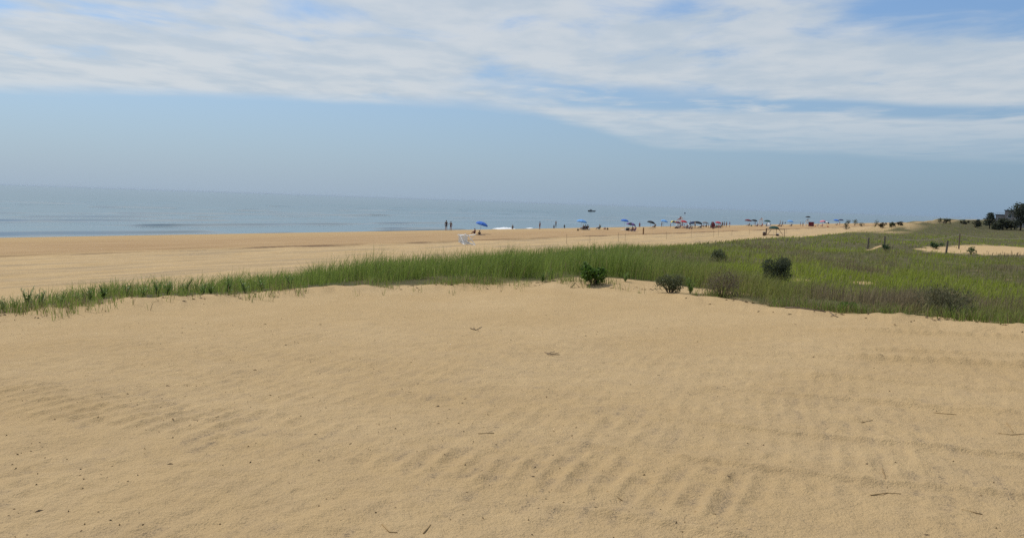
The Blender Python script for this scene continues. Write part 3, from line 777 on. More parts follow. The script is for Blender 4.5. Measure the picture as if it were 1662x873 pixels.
# ------------------------------------------------------------------ beach furniture
STEEL = M('pale_metal', (.55,.55,.54), 0.4); WHITE = M('white_painted_wood', (.74,.74,.73), 0.6)
def canopy_mesh(R, Hc, segs=8):
    bm = bmesh.new(); rings = []
    for k in range(1, 6):
        q = k/5; rr = R*math.sin(q*1.25)/math.sin(1.25); z = Hc*(math.cos(q*1.25)-math.cos(1.25))/(1-math.cos(1.25))
        ring = []
        for j in range(segs*2):
            a = math.pi*j/segs; sag = 1.0 if j % 2 == 0 else 0.955
            ring.append(bm.verts.new((rr*sag*math.cos(a), rr*sag*math.sin(a), z - (0 if j % 2 == 0 else 0.02*q))))
        rings.append(ring)
    lip = [bm.verts.new(v.co*0.99 + Vector((0, 0, -0.13))) for v in rings[-1]]; rings.append(lip)
    top = bm.verts.new((0, 0, Hc)); n = segs*2
    for j in range(n): bm.faces.new((top, rings[0][j], rings[0][(j+1) % n]))
    for a, b in zip(rings, rings[1:]):
        for j in range(n): bm.faces.new((a[j], b[j], b[(j+1) % n], a[(j+1) % n]))
    return bm
def umbrella(px, py, top, wpx, col, label, tilt=0.0, taz=0.0, alt=None):
    g = at(px, py); d = math.hypot(g.x, g.y)
    R = min(1.25, max(0.85, wpx*d/F/2)); h = min(2.5, max(1.75, (py-top)*d/F))
    t = thing('beach_umbrella', label, 'umbrella', g)
    part('pole', STEEL, t, lambda bm: b_tube(bm, [(0, 0, -0.3), (0, 0, h*0.62), (math.sin(tilt)*math.cos(taz)*h*.36, math.sin(tilt)*math.sin(taz)*h*.36, h*0.97)], 0.024, 6))
    c = bm_obj('canopy', canopy_mesh(R, 0.42*R/1.0), cm(col), t)
    if alt:
        c.data.materials.append(cm(alt))
        for p in c.data.polygons:
            a = math.atan2(p.center.y, p.center.x) % (2*math.pi)
            p.material_index = int(a/(math.pi/4)) % 2
    q = Matrix.Rotation(tilt, 3, Vector((-math.sin(taz), math.cos(taz), 0)))
    c.rotation_euler = q.to_euler(); c.location = (math.sin(tilt)*math.cos(taz)*h*.30, math.sin(tilt)*math.sin(taz)*h*.30, h-0.42*R)
    return g
def chair(px, py, col, label, rz=None, loc=None, group=None, scale=1.0):
    g = loc if loc is not None else at(px, py)
    t = thing('beach_chair', label, 'chair', g, SEAWARD if rz is None else rz, group); t.scale = (scale,)*3
    part('seat', cm(col), t, lambda bm: b_box(bm, (0, .10, .21), (.52, .50, .03), Matrix.Rotation(.16, 3, 'X')))
    part('backrest', cm(col), t, lambda bm: b_box(bm, (0, -.27, .53), (.52, .03, .68), Matrix.Rotation(.36, 3, 'X')))
    for s in (-1, 1):
        part('side_frame', STEEL, t, lambda bm: (b_tube(bm, [(s*.28, -.40, .86), (s*.28, -.10, .17), (s*.28, .02, .02)], .014, 5),
              b_tube(bm, [(s*.28, .34, .25), (s*.28, .10, .19), (s*.28, -.30, .02)], .014, 5), b_tube(bm, [(s*.30, -.26, .46), (s*.30, .26, .46), (s*.28, .30, .02)], .016, 5)))
    return g
def sitter(px, py, top, bottom, chaircol, what, where, **k):
    g = chair(px, py, chaircol, f'{chaircol} low beach chair {where}')
    person(px, py, 'chair', top, bottom, f'person in {what} sitting in a {chaircol} chair {where}', rz=SEAWARD, loc=g + Vector((0, 0, 0)), **k)
def bag(px, py, col, label, s=(.55, .35, .38), name='beach_bag', cat='bag'):
    g = at(px, py); t = thing(name, label, cat, g, random.uniform(0, 3))
    def body(bm):
        b_box(bm, (0, 0, s[2]/2), s)
        for v in bm.verts:
            if v.co.z > s[2]*.6: v.co.x *= .86; v.co.y *= .72
        bmesh.ops.bevel(bm, geom=bm.edges[:], offset=.05, segments=2, affect='EDGES')
    part('body', cm(col), t, body, True)
    part('handle', cm('black'), t, lambda bm: b_tube(bm, [(s[0]*.3*math.cos(a), 0, s[2]*.96+.16*math.sin(a)) for a in np.linspace(0, math.pi, 7)], .015, 5))
def cooler(px, py, col, label, s=(.75, .42, .42)):
    g = at(px, py); t = thing('cooler', label, 'cooler', g, SEAWARD+.3)
    part('body', cm(col), t, lambda bm: (b_box(bm, (0, 0, s[2]*.42), (s[0], s[1], s[2]*.84)), bmesh.ops.bevel(bm, geom=bm.edges[:], offset=.03, segments=2, affect='EDGES')))
    part('lid', cm('white'), t, lambda bm: (b_box(bm, (0, 0, s[2]*.93), (s[0]*1.03, s[1]*1.05, s[2]*.16)), bmesh.ops.bevel(bm, geom=bm.edges[:], offset=.02, segments=2, affect='EDGES')))
def towel(px, py, col, label, L=1.8, wd=.85, rz=.4):
    g = at(px, py)
    v, f = [], []; nx, ny = 9, 5
    for i in range(nx):
        for j in range(ny): v.append((L*(i/(nx-1)-.5), wd*(j/(ny-1)-.5), .025+.03*random.random()))
    for i in range(nx-1):
        for j in range(ny-1): f.append((i*ny+j, (i+1)*ny+j, (i+1)*ny+j+1, i*ny+j+1))
    o = link('beach_towel', np_mesh('beach_towel', np.array(v), np.array(f), True), cm(col)); o.location = g; o.rotation_euler = (0, 0, rz)
    m = o.modifiers.new('thick', 'SOLIDIFY'); m.thickness = .012
    tag(o, label, 'towel')
def guard_stand(label, loc, rot, hgt=2.1, name='lifeguard_stand'):
    """white timber lookout chair: four splayed legs, seat deck, back, ladder rungs, braces"""
    t = thing(name, label, 'lifeguard stand', loc, rot=rot)
    L = {}
    for sx in (-1, 1):
        for sy in (-1, 1):
            a, b = (sx*.82, sy*.72, 0), (sx*.55, sy*.42, hgt)
            part('leg', WHITE, t, lambda bm: b_bar(bm, a, b, .10, .10)); L[sx, sy] = (Vector(a), Vector(b))
    P = lambda sx, sy, q: L[sx, sy][0].lerp(L[sx, sy][1], q)
    for k in range(6): part('rung', WHITE, t, lambda bm: b_bar(bm, P(-1, 1, .12+.14*k)+Vector((0, .07, 0)), P(1, 1, .12+.14*k)+Vector((0, .07, 0)), .09, .04))
    for sx in (-1, 1):
        part('brace', WHITE, t, lambda bm: b_bar(bm, P(sx, -1, .08)+Vector((sx*.075, 0, 0)), P(sx, 1, .9)+Vector((sx*.075, 0, 0)), .09, .035))
        part('brace', WHITE, t, lambda bm: b_bar(bm, P(sx, 1, .08)+Vector((sx*.115, 0, 0)), P(sx, -1, .9)+Vector((sx*.115, 0, 0)), .09, .035))
        part('armrest', WHITE, t, lambda bm: b_box(bm, (sx*.58, -.02, hgt+.30), (.10, .90, .05)))
        part('armrest_post', WHITE, t, lambda bm: b_box(bm, (sx*.58, .36, hgt+.16), (.07, .07, .24)))
    part('brace', WHITE, t, lambda bm: b_bar(bm, P(-1, -1, .1)+Vector((0, -.075, 0)), P(1, -1, .85)+Vector((0, -.075, 0)), .09, .035))
    for k in range(5): part('seat_board', WHITE, t, lambda bm: b_box(bm, (0, -.36+.19*k, hgt+.025), (1.34, .165, .045)))
    for k in range(4): part('back_board', WHITE, t, lambda bm: b_box(bm, (0, -.50-.03*k, hgt+.16+.17*k), (1.30, .04, .145)))
    return t

def crowd():
    # couple at the water's edge
    person(724, 374.5, 'stand', 'black', 'black', 'person in black shirt and shorts standing at the water beside another', 1.0, 0.2, 1)
    person(731.5, 374.5, 'reach', 'brown', 'maroon', 'person in brown top and dark red shorts holding out an arm at the water', .90, math.pi*.98, 1)
    # lone blue umbrella
    umbrella(780, 380, 360, 20, 'blue', 'bright blue umbrella tilted over two loungers near the tipped stand', .28, 0.0)
    person(770.5, 380, 'ground', 'maroon', 'black', 'person in dark swimwear sitting under the bright blue tilted umbrella', .95, SEAWARD, 1)
    person(778, 381, 'lie', 'black', 'navy', 'person lying back on the sand under the bright blue tilted umbrella', .95, SEAWARD-1.0, 1)
    towel(778, 381.5, 'navy', 'navy towel under the person lying by the blue umbrella')
    # lookout chair tipped onto its back
    g = at(757, 397)
    t = guard_stand('white timber lifeguard stand tipped over on the empty beach', g + Vector((.50, 0, .60)), (math.radians(-90), 0, math.radians(40)), 1.55); t.scale = (.92, .92, .92)
    # bathers
    person(876, 372.5, 'stand', 'maroon', 'maroon', 'person in dark red swimsuit standing alone at the top of the foreshore', .88, SEAWARD, 1)
    for px, n, sc, lab, topc in ((832, 102, .9, 'person in dark shorts wading beside the white breaking foam', 'black'), (902, 122, .95, 'person wading farthest out in the calm sea', None),
                           (899, 103, .75, 'child wading near the edge behind the person in red', 'navy'), (916, 104, .8, 'child in black wading left of the pale blue umbrella group', 'black'),
                           (1038, 107, 1.0, 'person in red swimwear wading behind the stout brown post', 'red'), (1274, 104, 1.0, 'person in blue swimwear wading beyond the dark green umbrella', 'navy')):
        u = ray(px, 370); d = n/(u[0]*NV[0]+u[1]*NV[1])
        person(px, 370, 'wade', topc, topc or 'navy', lab, sc, 0.3, loc=Vector((u[0]*d, u[1]*d, SEA_Z)))
    # pale blue umbrella group
    umbrella(943, 373, 356.5, 17, 'lightblue', 'pale blue umbrella above dark chairs and a white bag', .15, .2)
    for k, px in enumerate((945.5, 949, 952.5)):
        sitter(px, 373.4, ('black', 'navy', 'brown')[k], 'black', ('black', 'navy', 'brown')[k], ('black', 'navy blue', 'brown')[k], 'below the pale blue umbrella')
    bag(955.5, 373, 'white', 'white bag beside the dark chairs under the pale blue umbrella'); bag(938, 374.5, 'brown', 'brown bag on the sand left of the pale blue umbrella')
    sitter(972, 372.8, 'teal', 'black', 'teal', 'dark teal clothes', 'alone between the umbrella groups')
    bag(981.5, 372.4, 'tan', 'tan bag right of the lone teal chair'); bag(986, 373, 'brown', 'brown bag next to the tan bag on the sand')
    # dark maroon umbrella group
    umbrella(1013, 370, 356, 13, 'blue', 'plain mid blue umbrella behind the dark purple umbrella', .12, .1)
    umbrella(1023, 375.5, 361.5, 15, 'purple', 'dark purple and black umbrella over maroon chairs', .15, 0, 'black')
    towel(1014, 373, 'white', 'white towel spread beside the dark purple umbrella', 2.0, 1.1); cooler(1015.5, 373.5, 'white', 'white cooler beside the dark purple umbrella')
    bag(1019, 374.5, 'black', 'large black bag under the dark purple umbrella', (.8, .5, .6))
    sitter(1025, 376, 'black', 'black', 'maroon', 'black', 'nearest the dark purple umbrella pole')
    sitter(1029.5, 376, 'pink', 'maroon', 'purple', 'pink', 'beside the maroon chair')
    # black umbrella
    umbrella(1055.5, 370, 359.5, 13, 'black', 'black umbrella tilted above a person in brown', .25, -.1)
    sitter(1062, 370, 'brown', 'grey', 'brown', 'brown', 'at the black umbrella'); towel(1057, 371, 'grey', 'grey towel under the black umbrella')
    # light blue pair
    umbrella(1077, 368.5, 357, 12, 'lightblue', 'sky blue umbrella over a person in black', .2, 0); person(1074, 368.5, 'stand', 'black', 'black', 'person in black standing under the sky blue umbrella', .8)
    # first manned lookout chair
    g = at(1103, 369.5)
    guard_stand('white lifeguard stand with two guards between a yellow and a red umbrella', g, (0, 0, SEAWARD), 2.0)
    for s, c in ((-.33, 'red'), (.33, 'maroon')):
        q = Matrix.Rotation(SEAWARD, 3, 'Z') @ Vector((s, .0, 0)); person(0, 0, 'chair', c, 'red', f'guard in {c} top seated on the stand by the red umbrella', 1.0, SEAWARD, 1, g + q + Vector((0, 0, 1.86)))
    fp = thing('flag_pole', 'thin pole with a dark ball by the lifeguards and red umbrella', 'flag pole', g + Vector((1.3, .4, 0)))
    part('pole', STEEL, fp, lambda bm: b_tube(bm, [(0, 0, -.2), (0, 0, 4.0)], .022, 6)); part('signal_ball', cm('navy'), fp, lambda bm: bmesh.ops.create_icosphere(bm, subdivisions=2, radius=.20, matrix=Matrix.Translation((0, 0, 3.85))), True)
    umbrella(1093.5, 369, 359, 12, 'yellow', 'yellow and black umbrella beside the manned lifeguard stand', .1, 0, 'black')
    umbrella(1109, 370, 358, 11, 'red', 'vivid red umbrella beside the manned lifeguard stand', .15, 0)
    bag(1099, 370.8, 'black', 'black bag in front of the manned lifeguard stand', (.7, .45, .5)); bag(1096, 370.8, 'brown', 'brown bag left of the black bag by the stand')
    sitter(1102.5, 371, 'white', 'grey', 'maroon', 'white', 'in front of the manned lifeguard stand')
    person(1111, 370.8, 'ground', 'white', 'grey', 'person in white sitting on the sand below the vivid red umbrella')
    sitter(1114.5, 371.2, 'pink', 'navy', 'navy', 'pink', 'right of the vivid red umbrella'); sitter(1119, 372.2, 'white', 'black', 'black', 'white', 'left of the wide navy umbrella')
    person(1123, 372.4, 'ground', 'black', 'brown', 'person in black sitting on the sand left of the wide navy umbrella')
    # wide navy umbrella and towels
    umbrella(1125, 370, 360, 14, 'navy', 'wide navy umbrella above a white windbreak', .15, math.pi); umbrella(1132, 370.5, 359.5, 14, 'black', 'black umbrella overlapping the wide navy umbrella', .2, 0)
    towel(1133, 371, 'black', 'black blanket under the overlapping dark umbrellas', 3.0, 1.6); towel(1121, 369, 'white', 'white windbreak sheet under the wide navy umbrella', 1.6, 1.0)
    cooler(1117, 370.5, 'white', 'white cooler left of the wide navy umbrella'); sitter(1137, 370.5, 'grey', 'black', 'grey', 'grey', 'at the overlapping dark umbrellas')
    person(1142, 369, 'ground', 'grey', 'navy', 'person in grey sitting on sand between the navy umbrella and maroon tent'); person(1146.5, 369, 'ground', 'brown', 'black', 'person in brown sitting left of the maroon tent')
    tent(1116, 371, 10, 6, 'white', 'low white sun shelter between the red and navy umbrellas')
    umbrella(1099, 370.5, 360, 10, 'maroon', 'maroon umbrella tucked behind the yellow and black one', .1, 0)
    umbrella(1143.5, 370, 361, 10, 'grey', 'grey umbrella between the navy umbrella and maroon tent', .15, 0)
    person(1128, 370.5, 'stand', 'white', 'navy', 'person in white standing between the overlapping dark umbrellas', .95)
    person(1120, 369, 'stand', 'red', 'black', 'person in red standing left of the wide navy umbrella', .95); person(1107, 370, 'walk', 'tan', 'blue', 'person in tan and blue walking by the vivid red umbrella', .95)
    umbrella(1165, 370, 360, 10, 'red', 'scarlet umbrella over the sitters right of the maroon tent', .15, 0)
    person(1184, 369, 'stand', 'blue', 'white', 'person in bright blue standing apart from the maroon tent group', .95); person(1088, 370, 'stand', 'white', 'black', 'person in white top standing by the sky blue umbrella', .9)
    # maroon dome tent
    tent(1156, 370, 12, 10, 'maroon', 'maroon dome tent among sitting people')
    person(1150, 370.5, 'stand', 'grey', 'purple', 'person in grey standing at the left of the maroon tent', .8)
    for k, px in enumerate((1162, 1165.5, 1169)):
        sitter(px, 370.5, ('brown', 'red', 'navy')[k], 'black', ('green', 'red', 'black')[k], ('brown', 'red', 'navy blue')[k], 'right of the maroon tent')
    bag(1157.5, 371.5, 'brown', 'brown bag before the maroon tent')
    for k, px in enumerate((1172.5, 1175.5, 1179)):
        person(px, 369, 'stand' if k != 1 else 'walk', ('black', 'maroon', 'grey')[k], ('navy', 'black', 'maroon')[k], f"person in {('black', 'maroon', 'grey')[k]} top standing in the group right of the maroon tent", .95)
    # farther groups
    umbrella(1213.5, 367, 356.3, 11, 'maroon', 'dull red umbrella beside a small black umbrella', .1, 0); umbrella(1223.5, 366.5, 356.6, 10, 'black', 'small black umbrella beside the dull red umbrella', .1, 0)
    sitter(1215, 367.4, 'green', 'brown', 'brown', 'green', 'under the dull red umbrella'); bag(1219.5, 367, 'green', 'green bag beside the dull red umbrella')
    person(1225.5, 366.5, 'stand', 'navy', 'navy', 'person in navy standing under the small black umbrella', .85)
    sitter(1228.5, 368, 'pink', 'maroon', 'maroon', 'pink', 'left of the farther lifeguard stand'); sitter(1236, 368, 'red', 'brown', 'red', 'red', 'before the farther lifeguard stand')
    g = at(1234.5, 366.8); guard_stand('white lifeguard stand with one guard beside the dark green umbrella', g, (0, 0, SEAWARD), 1.9)
    person(0, 0, 'chair', 'orange', 'red', 'guard in orange seated on the stand beside the dark green umbrella', 1.0, SEAWARD, 1, g + Vector((0, 0, 1.76)))
    umbrella(1245, 366.5, 357.5, 10.5, 'darkgreen', 'dark green umbrella above a white shelter by the second guard', .05, 0)
    tent(1246, 367.5, 11, 5.5, 'white', 'low white beach shelter under the dark green umbrella'); person(1250.5, 367.6, 'ground', 'black', 'brown', 'person in black sitting at the low white beach shelter')
    person(1266, 367, 'stand', 'grey', 'navy', 'tall person in grey standing alone with sitters near the sea', 1.1); person(1270, 367.5, 'walk', 'navy', 'black', 'person in navy walking right of the tall person in grey', 1.0)
    person(1264.5, 368, 'ground', 'brown', 'brown', 'person in brown sitting at the feet of the tall person in grey'); person(1268, 368.4, 'ground', 'grey', 'black', 'person in grey sitting beside the walking person in navy')
    umbrella(1282, 367, 358, 10, 'lightblue', 'washed out light blue umbrella over one dark chair', .1, 0); sitter(1284, 367.6, 'black', 'maroon', 'black', 'black', 'under the washed out light blue umbrella')
    person(1299, 367.4, 'stand', 'purple', 'navy', 'person in purple standing left of the umbrella topped stand', .9); person(1303, 368, 'stand', 'maroon', 'purple', 'person in maroon standing left of the umbrella topped stand', .9)
    # umbrella-topped lookout chair with maroon windbreak
    g = at(1310, 367); guard_stand('white lifeguard stand shaded by a black umbrella on top', g, (0, 0, SEAWARD), 1.9)
    person(0, 0, 'chair', 'grey', 'red', 'guard in grey seated beneath the black umbrella on the stand', 1.0, SEAWARD, 1, g + Vector((0, 0, 1.76)))
    t = thing('beach_umbrella', 'black umbrella mounted on top of the white lifeguard stand', 'umbrella', g + Vector((0, 0, 1.95)))
    part('pole', STEEL, t, lambda bm: b_tube(bm, [(0, -.35, 0), (0, -.35, 1.75)], .024, 6)); c = bm_obj('canopy', canopy_mesh(.95, .36), cm('black'), t); c.location = (0, -.35, 1.42)
    box_tent(1316.5, 367.5, 7.6, 6.6, 'maroon', 'boxy maroon cabana beside the umbrella topped lifeguard stand')
    bag(1323, 368.2, 'orange', 'orange brown bag right of the boxy maroon cabana'); sitter(1327, 367.5, 'white', 'grey', 'white', 'white', 'right of the boxy maroon cabana')
    umbrella(1335, 367.5, 358.2, 9, 'pink', 'pink umbrella beside a navy and white umbrella', .15, math.pi); umbrella(1340.5, 368, 360, 9, 'navy', 'navy and white umbrella beside the pink umbrella', .3, 0, 'white')
    sitter(1334, 368, 'pink', 'pink', 'pink', 'pink', 'under the pink umbrella'); bag(1343.5, 368.6, 'red', 'red bag by the navy and white umbrella')
    umbrella(1356.5, 365.5, 356.5, 9, 'blue', 'deep blue umbrella short of the shrubby ridge', .15, 0); sitter(1358, 366, 'brown', 'brown', 'orange', 'brown', 'under the deep blue umbrella by the ridge')
    umbrella(1364.5, 364.5, 354, 8, 'navy', 'dark navy umbrella just left of the shrubby ridge', .05, 0); person(1362.5, 365.6, 'stand', 'pink', 'white', 'person in pink standing just left of the shrubby ridge', .9)

def tent(px, py, wpx, hpx, col, label):
    g = at(px, py); d = math.hypot(g.x, g.y); w, h = wpx*d/F, max(1.2, hpx*d/F)
    t = thing('beach_tent', label, 'tent', g, SEAWARD+math.pi+.5)
    def dome(bm):
        n, k = 14, 6; rows = []
        for i in range(k+1):
            q = i/k*math.pi*.5
            rows.append([bm.verts.new((w*.5*math.cos(q)*math.cos(a), w*.42*math.cos(q)*math.sin(a), h*math.sin(q)+.001)) for a in np.linspace(-math.pi*.15, math.pi*1.15, n)] if i < k else [bm.verts.new((0, 0, h))])
        for i in range(k-1):
            for j in range(n-1): bm.faces.new((rows[i][j], rows[i][j+1], rows[i+1][j+1], rows[i+1][j]))
        for j in range(n-1): bm.faces.new((rows[k-1][j], rows[k-1][j+1], rows[k][0]))
    part('shell', cm(col), t, dome, True)
    for s in (-1, 1): part('hoop', STEEL, t, lambda bm: b_tube(bm, [(s*w*.51*math.cos(q)*math.cos(.45), -w*.43*math.cos(q)*math.sin(.45), h*1.01*math.sin(q)) for q in np.linspace(0, math.pi/2, 8)], .02, 5))
    part('groundsheet', cm('grey'), t, lambda bm: b_box(bm, (0, 0, .02), (w*.9, w*.7, .03)))
def box_tent(px, py, wpx, hpx, col, label):
    g = at(px, py); d = math.hypot(g.x, g.y); w, h = wpx*d/F, hpx*d/F
    t = thing('cabana', label, 'tent', g, -.35)
    for s in (-1, 1): part('side_panel', cm(col), t, lambda bm: b_box(bm, (s*w*.5, 0, h*.5), (.03, w*.8, h*.96)))
    part('back_panel', cm(col), t, lambda bm: b_box(bm, (0, -w*.42, h*.5), (w*.97, .03, h*.96)))
    part('roof_panel', cm('maroon'), t, lambda bm: b_box(bm, (0, 0, h), (w*1.05, w*.95, .06)))
    for sx in (-1, 1):
        for sy in (-1, 1): part('corner_pole', STEEL, t, lambda bm: b_tube(bm, [(sx*w*.53, sy*w*.46, -.1), (sx*w*.53, sy*w*.46, h)], .025, 5))
crowd()

def canopy_frame():
    g = at(1257, 383); d = math.hypot(g.x, g.y); k = d/F
    t = thing('shade_frame', 'wooden shade frame with slanting braces behind the dune grass', 'shade frame', g, -math.atan2(g.x, g.y))
    wd = M('brown_timber', (.12, .075, .052)); X = lambda px: (px-1257)*k
    for px, w in ((1244.5, .24), (1271.5, .10)): part('post', wd, t, lambda bm: b_box(bm, (X(px), 0, 5.3*k), (w, w, 11.8*k)))
    part('top_rail', wd, t, lambda bm: b_box(bm, (X(1258), .14, 10.9*k), (28*k, .08, .10)))
    part('bottom_rail', wd, t, lambda bm: b_box(bm, (X(1255), .14, 1.4*k), (20*k, .08, .10)))
    part('brace', wd, t, lambda bm: b_bar(bm, (X(1246.5), .24, 1.6*k), (X(1252), .24, 10*k), .09)); part('brace', wd, t, lambda bm: b_bar(bm, (X(1263), .24, 10.5*k), (X(1269.5), .24, 1.4*k), .09))
    part('upright', wd, t, lambda bm: b_box(bm, (X(1259.5), .24, 5*k), (.09, .09, 11*k)))
    umbrella(1255.5, 383, 367.5, 16, 'darkgreen', 'large dark green umbrella spread over the wooden shade frame', 0, 0)
    cooler(1262, 382.6, 'black', 'black chest standing inside the wooden shade frame', (.95, .5, .45))
    b = at(1240, 383); q = thing('refuse_barrel', 'brown barrel standing left of the wooden shade frame', 'barrel', b)
    part('body', M('brown_barrel', (.085, .055, .04)), q, lambda bm: b_tube(bm, [(0, 0, 0), (0, 0, .25), (0, 0, .5), (0, 0, .85)], [.27, .31, .31, .28], 14), True)
    part('rim', STEEL, q, lambda bm: b_tube(bm, [(0, 0, .84), (0, 0, .89)], .30, 14))
canopy_frame()

# ------------------------------------------------------------------ boat and surf
def boat():
    u = ray(960, 342); d = 770; t = thing('motor_boat', 'small motor boat with a dark hull out on the open sea', 'boat', (u[0]*d, u[1]*d, SEA_Z+.05), math.radians(172))
    def hull(bm):
        L = 3.2; secs = []
        for q in np.linspace(-1, 1, 9):
            w = 1.05*(1-max(0, q)**2.4*.97); z = .95+.35*max(0, q)**2
            secs.append([bm.verts.new(p) for p in ((q*L, -w, z), (q*L, -w*.82, .1), (q*L, 0, -.3), (q*L, w*.82, .1), (q*L, w, z))])
        for a, b in zip(secs, secs[1:]):
            for j in range(4): bm.faces.new((a[j], a[j+1], b[j+1], b[j]))
            bm.faces.new((a[4], a[0], b[0], b[4]))
        bm.faces.new(secs[0])
    part('hull', M('boat_hull', (.055, .065, .075), .4), t, hull, True)
    part('cabin', M('boat_cabin', (.30, .32, .33), .4), t, lambda bm: b_box(bm, (.5, 0, 1.45), (1.9, 1.4, .9)))
    part('roof', M('boat_roof', (.62, .63, .63), .4), t, lambda bm: b_box(bm, (.6, 0, 2.2), (2.4, 1.6, .10)))
    for s in (-1, 1): part('roof_post', STEEL, t, lambda bm: b_tube(bm, [(1.6, s*.7, 1.0), (1.6, s*.7, 2.2)], .04, 5))
    part('outboard_motor', cm('black'), t, lambda bm: b_box(bm, (-3.35, 0, .7), (.4, .45, 1.2)))
boat()
def foam(px0, px1, n0, hgt):
    v, f = [], []; nx, ny = 44, 14
    ends = []
    for px in (px0, px1):
        u = ray(px, 370); d = n0/(u[0]*NV[0]+u[1]*NV[1]); ends.append(np.array([u[0]*d, u[1]*d]))
    a, b = ends; k = 0
    for i in range(nx):
        q = i/(nx-1); p = a+(b-a)*q; env = math.sin(math.pi*q)**.5
        for j in range(ny):
            ww = (j/(ny-1)-.5)*2.6; x, y = p[0]+NV[0]*ww, p[1]+NV[1]*ww
            lump = float(fbm(np.array([x*1.4]), np.array([y*1.4]), 201, 4)[0])
            z = SEA_Z+.06 + hgt*env*max(0, 1-(ww/1.3)**2)*(0.25+1.4*lump) - .10*(abs(ww)/1.3)**3
            v.append((x, y, z))
    for i in range(nx-1):
        for j in range(ny-1): f.append((i*ny+j, (i+1)*ny+j, (i+1)*ny+j+1, i*ny+j+1))
    return np.array(v), np.array(f)
v1, f1 = foam(804, 832, 103, .30); v2, f2 = foam(858, 863, 103, .16)
o = link('sea_foam', np_mesh('sea_foam', np.concatenate([v1, v2]), np.concatenate([f1, f2+len(v1)]), True), M('foam', (.82, .83, .82), .7, var=.06))
tag(o, 'white foam of a small wave breaking at the shore', 'foam', kind='stuff')

# ------------------------------------------------------------------ things lying on the dune sand
def gd(x, y): return float(ground(np.array([x]), np.array([y]))[0])
STRAWM = M('dry_stem', (.30, .20, .09)); DRIFT = M('driftwood', (.16, .115, .075)); DARKT = M('dark_twig', (.055, .042, .032))
def lying(pxs, r, lift=.0):
    pts = []
    for px, py in pxs:
        p = at(px, py); pts.append(Vector((p.x, p.y, gd(p.x, p.y)+r*.7+lift)))
    return pts
def stick(name, label, cat, pxs, r, m, twigs=(), group=None):
    p0 = lying(pxs, r); o0 = p0[0].copy()
    if twigs:
        t = thing(name, label, cat, o0, group=group)
        part('stem', m, t, lambda bm: b_tube(bm, [p-o0 for p in p0], [r*(1-.5*i/len(p0)) for i in range(len(p0))], 6), True)
        for tw in twigs:
            q = lying(tw, r*.5, r); part('twig', m, t, lambda bm: b_tube(bm, [p-o0 for p in q], r*.45, 5), True)
    else:
        o = part(name, m, None, lambda bm: b_tube(bm, [p-o0 for p in p0], [r*(1-.5*i/len(p0)) for i in range(len(p0))], 6), True)
        o.location = o0; tag(o, label, cat, group)
stick('driftwood_branch', 'long bleached driftwood branch lying at the foot of the meadow grass', 'driftwood', [(1274, 504), (1300, 506), (1320, 507), (1340, 509)], .012, DRIFT, ([(1337, 509), (1334, 503), (1331, 499)], [(1279, 504), (1290, 502), (1300, 502)]))
stick('driftwood_branch', 'small forked driftwood piece right of the long branch', 'driftwood', [(1345, 507), (1352, 513), (1360, 517)], .008, DRIFT, ([(1353, 513), (1348, 516)],))
stick('driftwood_branch', 'short dark driftwood chunk left of the long branch', 'driftwood', [(1246, 494), (1256, 496), (1266, 499)], .018, DRIFT, ([(1250, 495), (1254, 490)],))
stick('twig_cluster', 'dark spidery twig in the middle of the bare sand', 'twig', [(763, 532), (772, 534), (782, 529)], .005, DARKT, ([(772, 534), (768, 529)], [(775, 533), (776, 537)]))
stick('twig_cluster', 'tangle of dry brown stems on the bare sand', 'twig', [(884, 575), (896, 579), (908, 580)], .005, DRIFT, ([(888, 577), (900, 573)], [(893, 579), (906, 576)], [(887, 579), (898, 581)]))
stick('twig_cluster', 'thin grey twigs crossing on the sandy crest below the green shrub', 'twig', [(926, 468), (933, 463), (940, 467)], .006, DRIFT, ([(928, 469), (942, 467)],))
for pxs, lab in (([(1412, 808), (1440, 807), (1462, 805)], 'straight straw stem on sand beside an upright thin stalk'), ([(1432, 760), (1436, 778), (1440, 793)], 'thin bent stalk pointing away across the sand'),
                 ([(1398, 685), (1416, 686)], 'short straw stem lying alone in smooth sand'), ([(1516, 672), (1552, 675)], 'pale straw stem lying in the smooth sand near faint tracks'),
                 ([(1620, 713), (1640, 711), (1662, 713)], 'straw stem running off towards the sand track'), ([(1560, 835), (1580, 836), (1594, 838)], 'dark brown stem among small chips of litter'),
                 ([(985, 808), (1010, 817)], 'short reddish stem on speckled sand'), ([(1127, 832), (1162, 838)], 'straw stem lying on clean sand below the track marks'),
                 ([(620, 866), (632, 869), (645, 873)], 'curved tan stem on sand beside a leaning straw'), ([(687, 866), (699, 856)], 'leaning straw stub on speckled sand'),
                 ([(776, 706), (802, 707)], 'short straw stem by the edge of the machine track'), ([(1634, 690), (1644, 706)], 'bent thin stalk above the straw stem by the sand track')):
    stick('dry_stem', lab, 'stem', pxs, .0035, STRAWM)
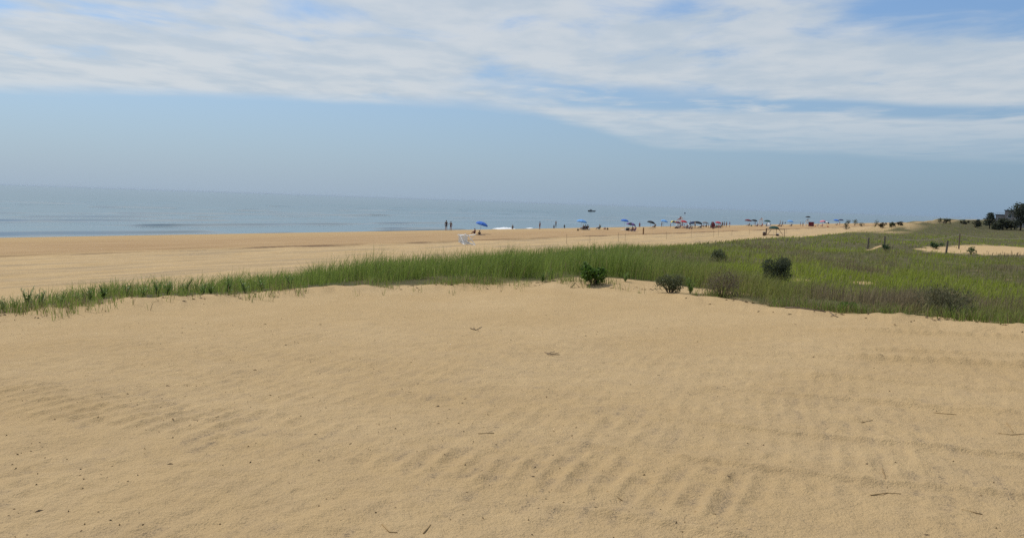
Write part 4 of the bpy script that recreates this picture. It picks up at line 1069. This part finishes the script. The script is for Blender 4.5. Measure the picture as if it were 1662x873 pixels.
def litter():
    V, Fc, off = [], [], 0
    def chip(p, L, w, a, h):
        nonlocal off
        d = np.array([math.cos(a), math.sin(a), 0]); s = np.array([-d[1], d[0], 0]); up = np.array([0, 0, 1.0])
        j = rng.uniform(.6, 1.2, 4)
        base = [p-d*L*j[0], p+s*w*j[1], p+d*L*j[2], p-s*w*j[3]]
        V.extend(base + [p+up*h+d*L*.1]); Fc.extend([[off, off+1, off+4], [off+1, off+2, off+4], [off+2, off+3, off+4], [off+3, off, off+4]]); off += 5
    n = 1500; x, y = scatter(n, 4.0, 16.5, p=.8); keep = np.hypot(x, y) < edge_r(np.arctan2(x, y))-.1
    dens = fbm(x/1.5, y/1.5, 211, 3); keep &= rng.uniform(0, 1, n) < sst(dens, .36, .62)
    x, y = x[keep], y[keep]; z = ground(x, y)
    for i in range(len(x)):
        L = rng.uniform(.004, .013)*(2.6 if rng.uniform() < .10 else 1)
        chip(np.array([x[i], y[i], z[i]-.001]), L, L*rng.uniform(.10, .6), rng.uniform(0, 6.28), rng.uniform(.004, .010))
    n = 260; th = rng.uniform(-.62, .62, n); r = edge_r(th)-np.abs(rng.normal(0, .5, n)); x, y = r*np.sin(th), r*np.cos(th); z = ground(x, y)
    for i in range(n):
        L = rng.uniform(.015, .06); chip(np.array([x[i], y[i], z[i]]), L, L*.15, rng.normal(0, .8), .015)
    m = bpy.data.materials.new('litter'); m.use_nodes = True; w = N(m.node_tree); b = w.n['Principled BSDF']; b.inputs['Roughness'].default_value = .9
    geo = w.add('ShaderNodeNewGeometry'); b.inputs['Specular IOR Level'].default_value = .1
    w.l.new(w.mix(geo.outputs['Random Per Island'], rgb(.07, .055, .042), rgb(.26, .17, .085)), b.inputs['Base Color'])
    o = link('sand_litter', np_mesh('sand_litter', np.array(V), np.array(Fc), False), m); tag(o, 'small dark plant chips and shell bits strewn on the sand', 'litter', kind='stuff')
litter()

# ------------------------------------------------------------------ sea haze
def haze():
    o = part('haze', None, None, lambda bm: b_box(bm, (0, 0, 2.5), (64000, 64000, 22)))
    m = bpy.data.materials.new('haze'); m.use_nodes = True; w = N(m.node_tree); w.n.remove(w.n['Principled BSDF'])
    v = w.add('ShaderNodeVolumePrincipled'); v.inputs['Color'].default_value = rgb(0.55, 0.66, 0.80)
    v.inputs['Density'].default_value = 0.000026; v.inputs['Anisotropy'].default_value = 0.25
    w.l.new(v.outputs[0], w.n['Material Output'].inputs['Volume'])
    o.data.materials.append(m); tag(o, 'thin pale sea haze over the water', 'haze', kind='stuff')
haze()
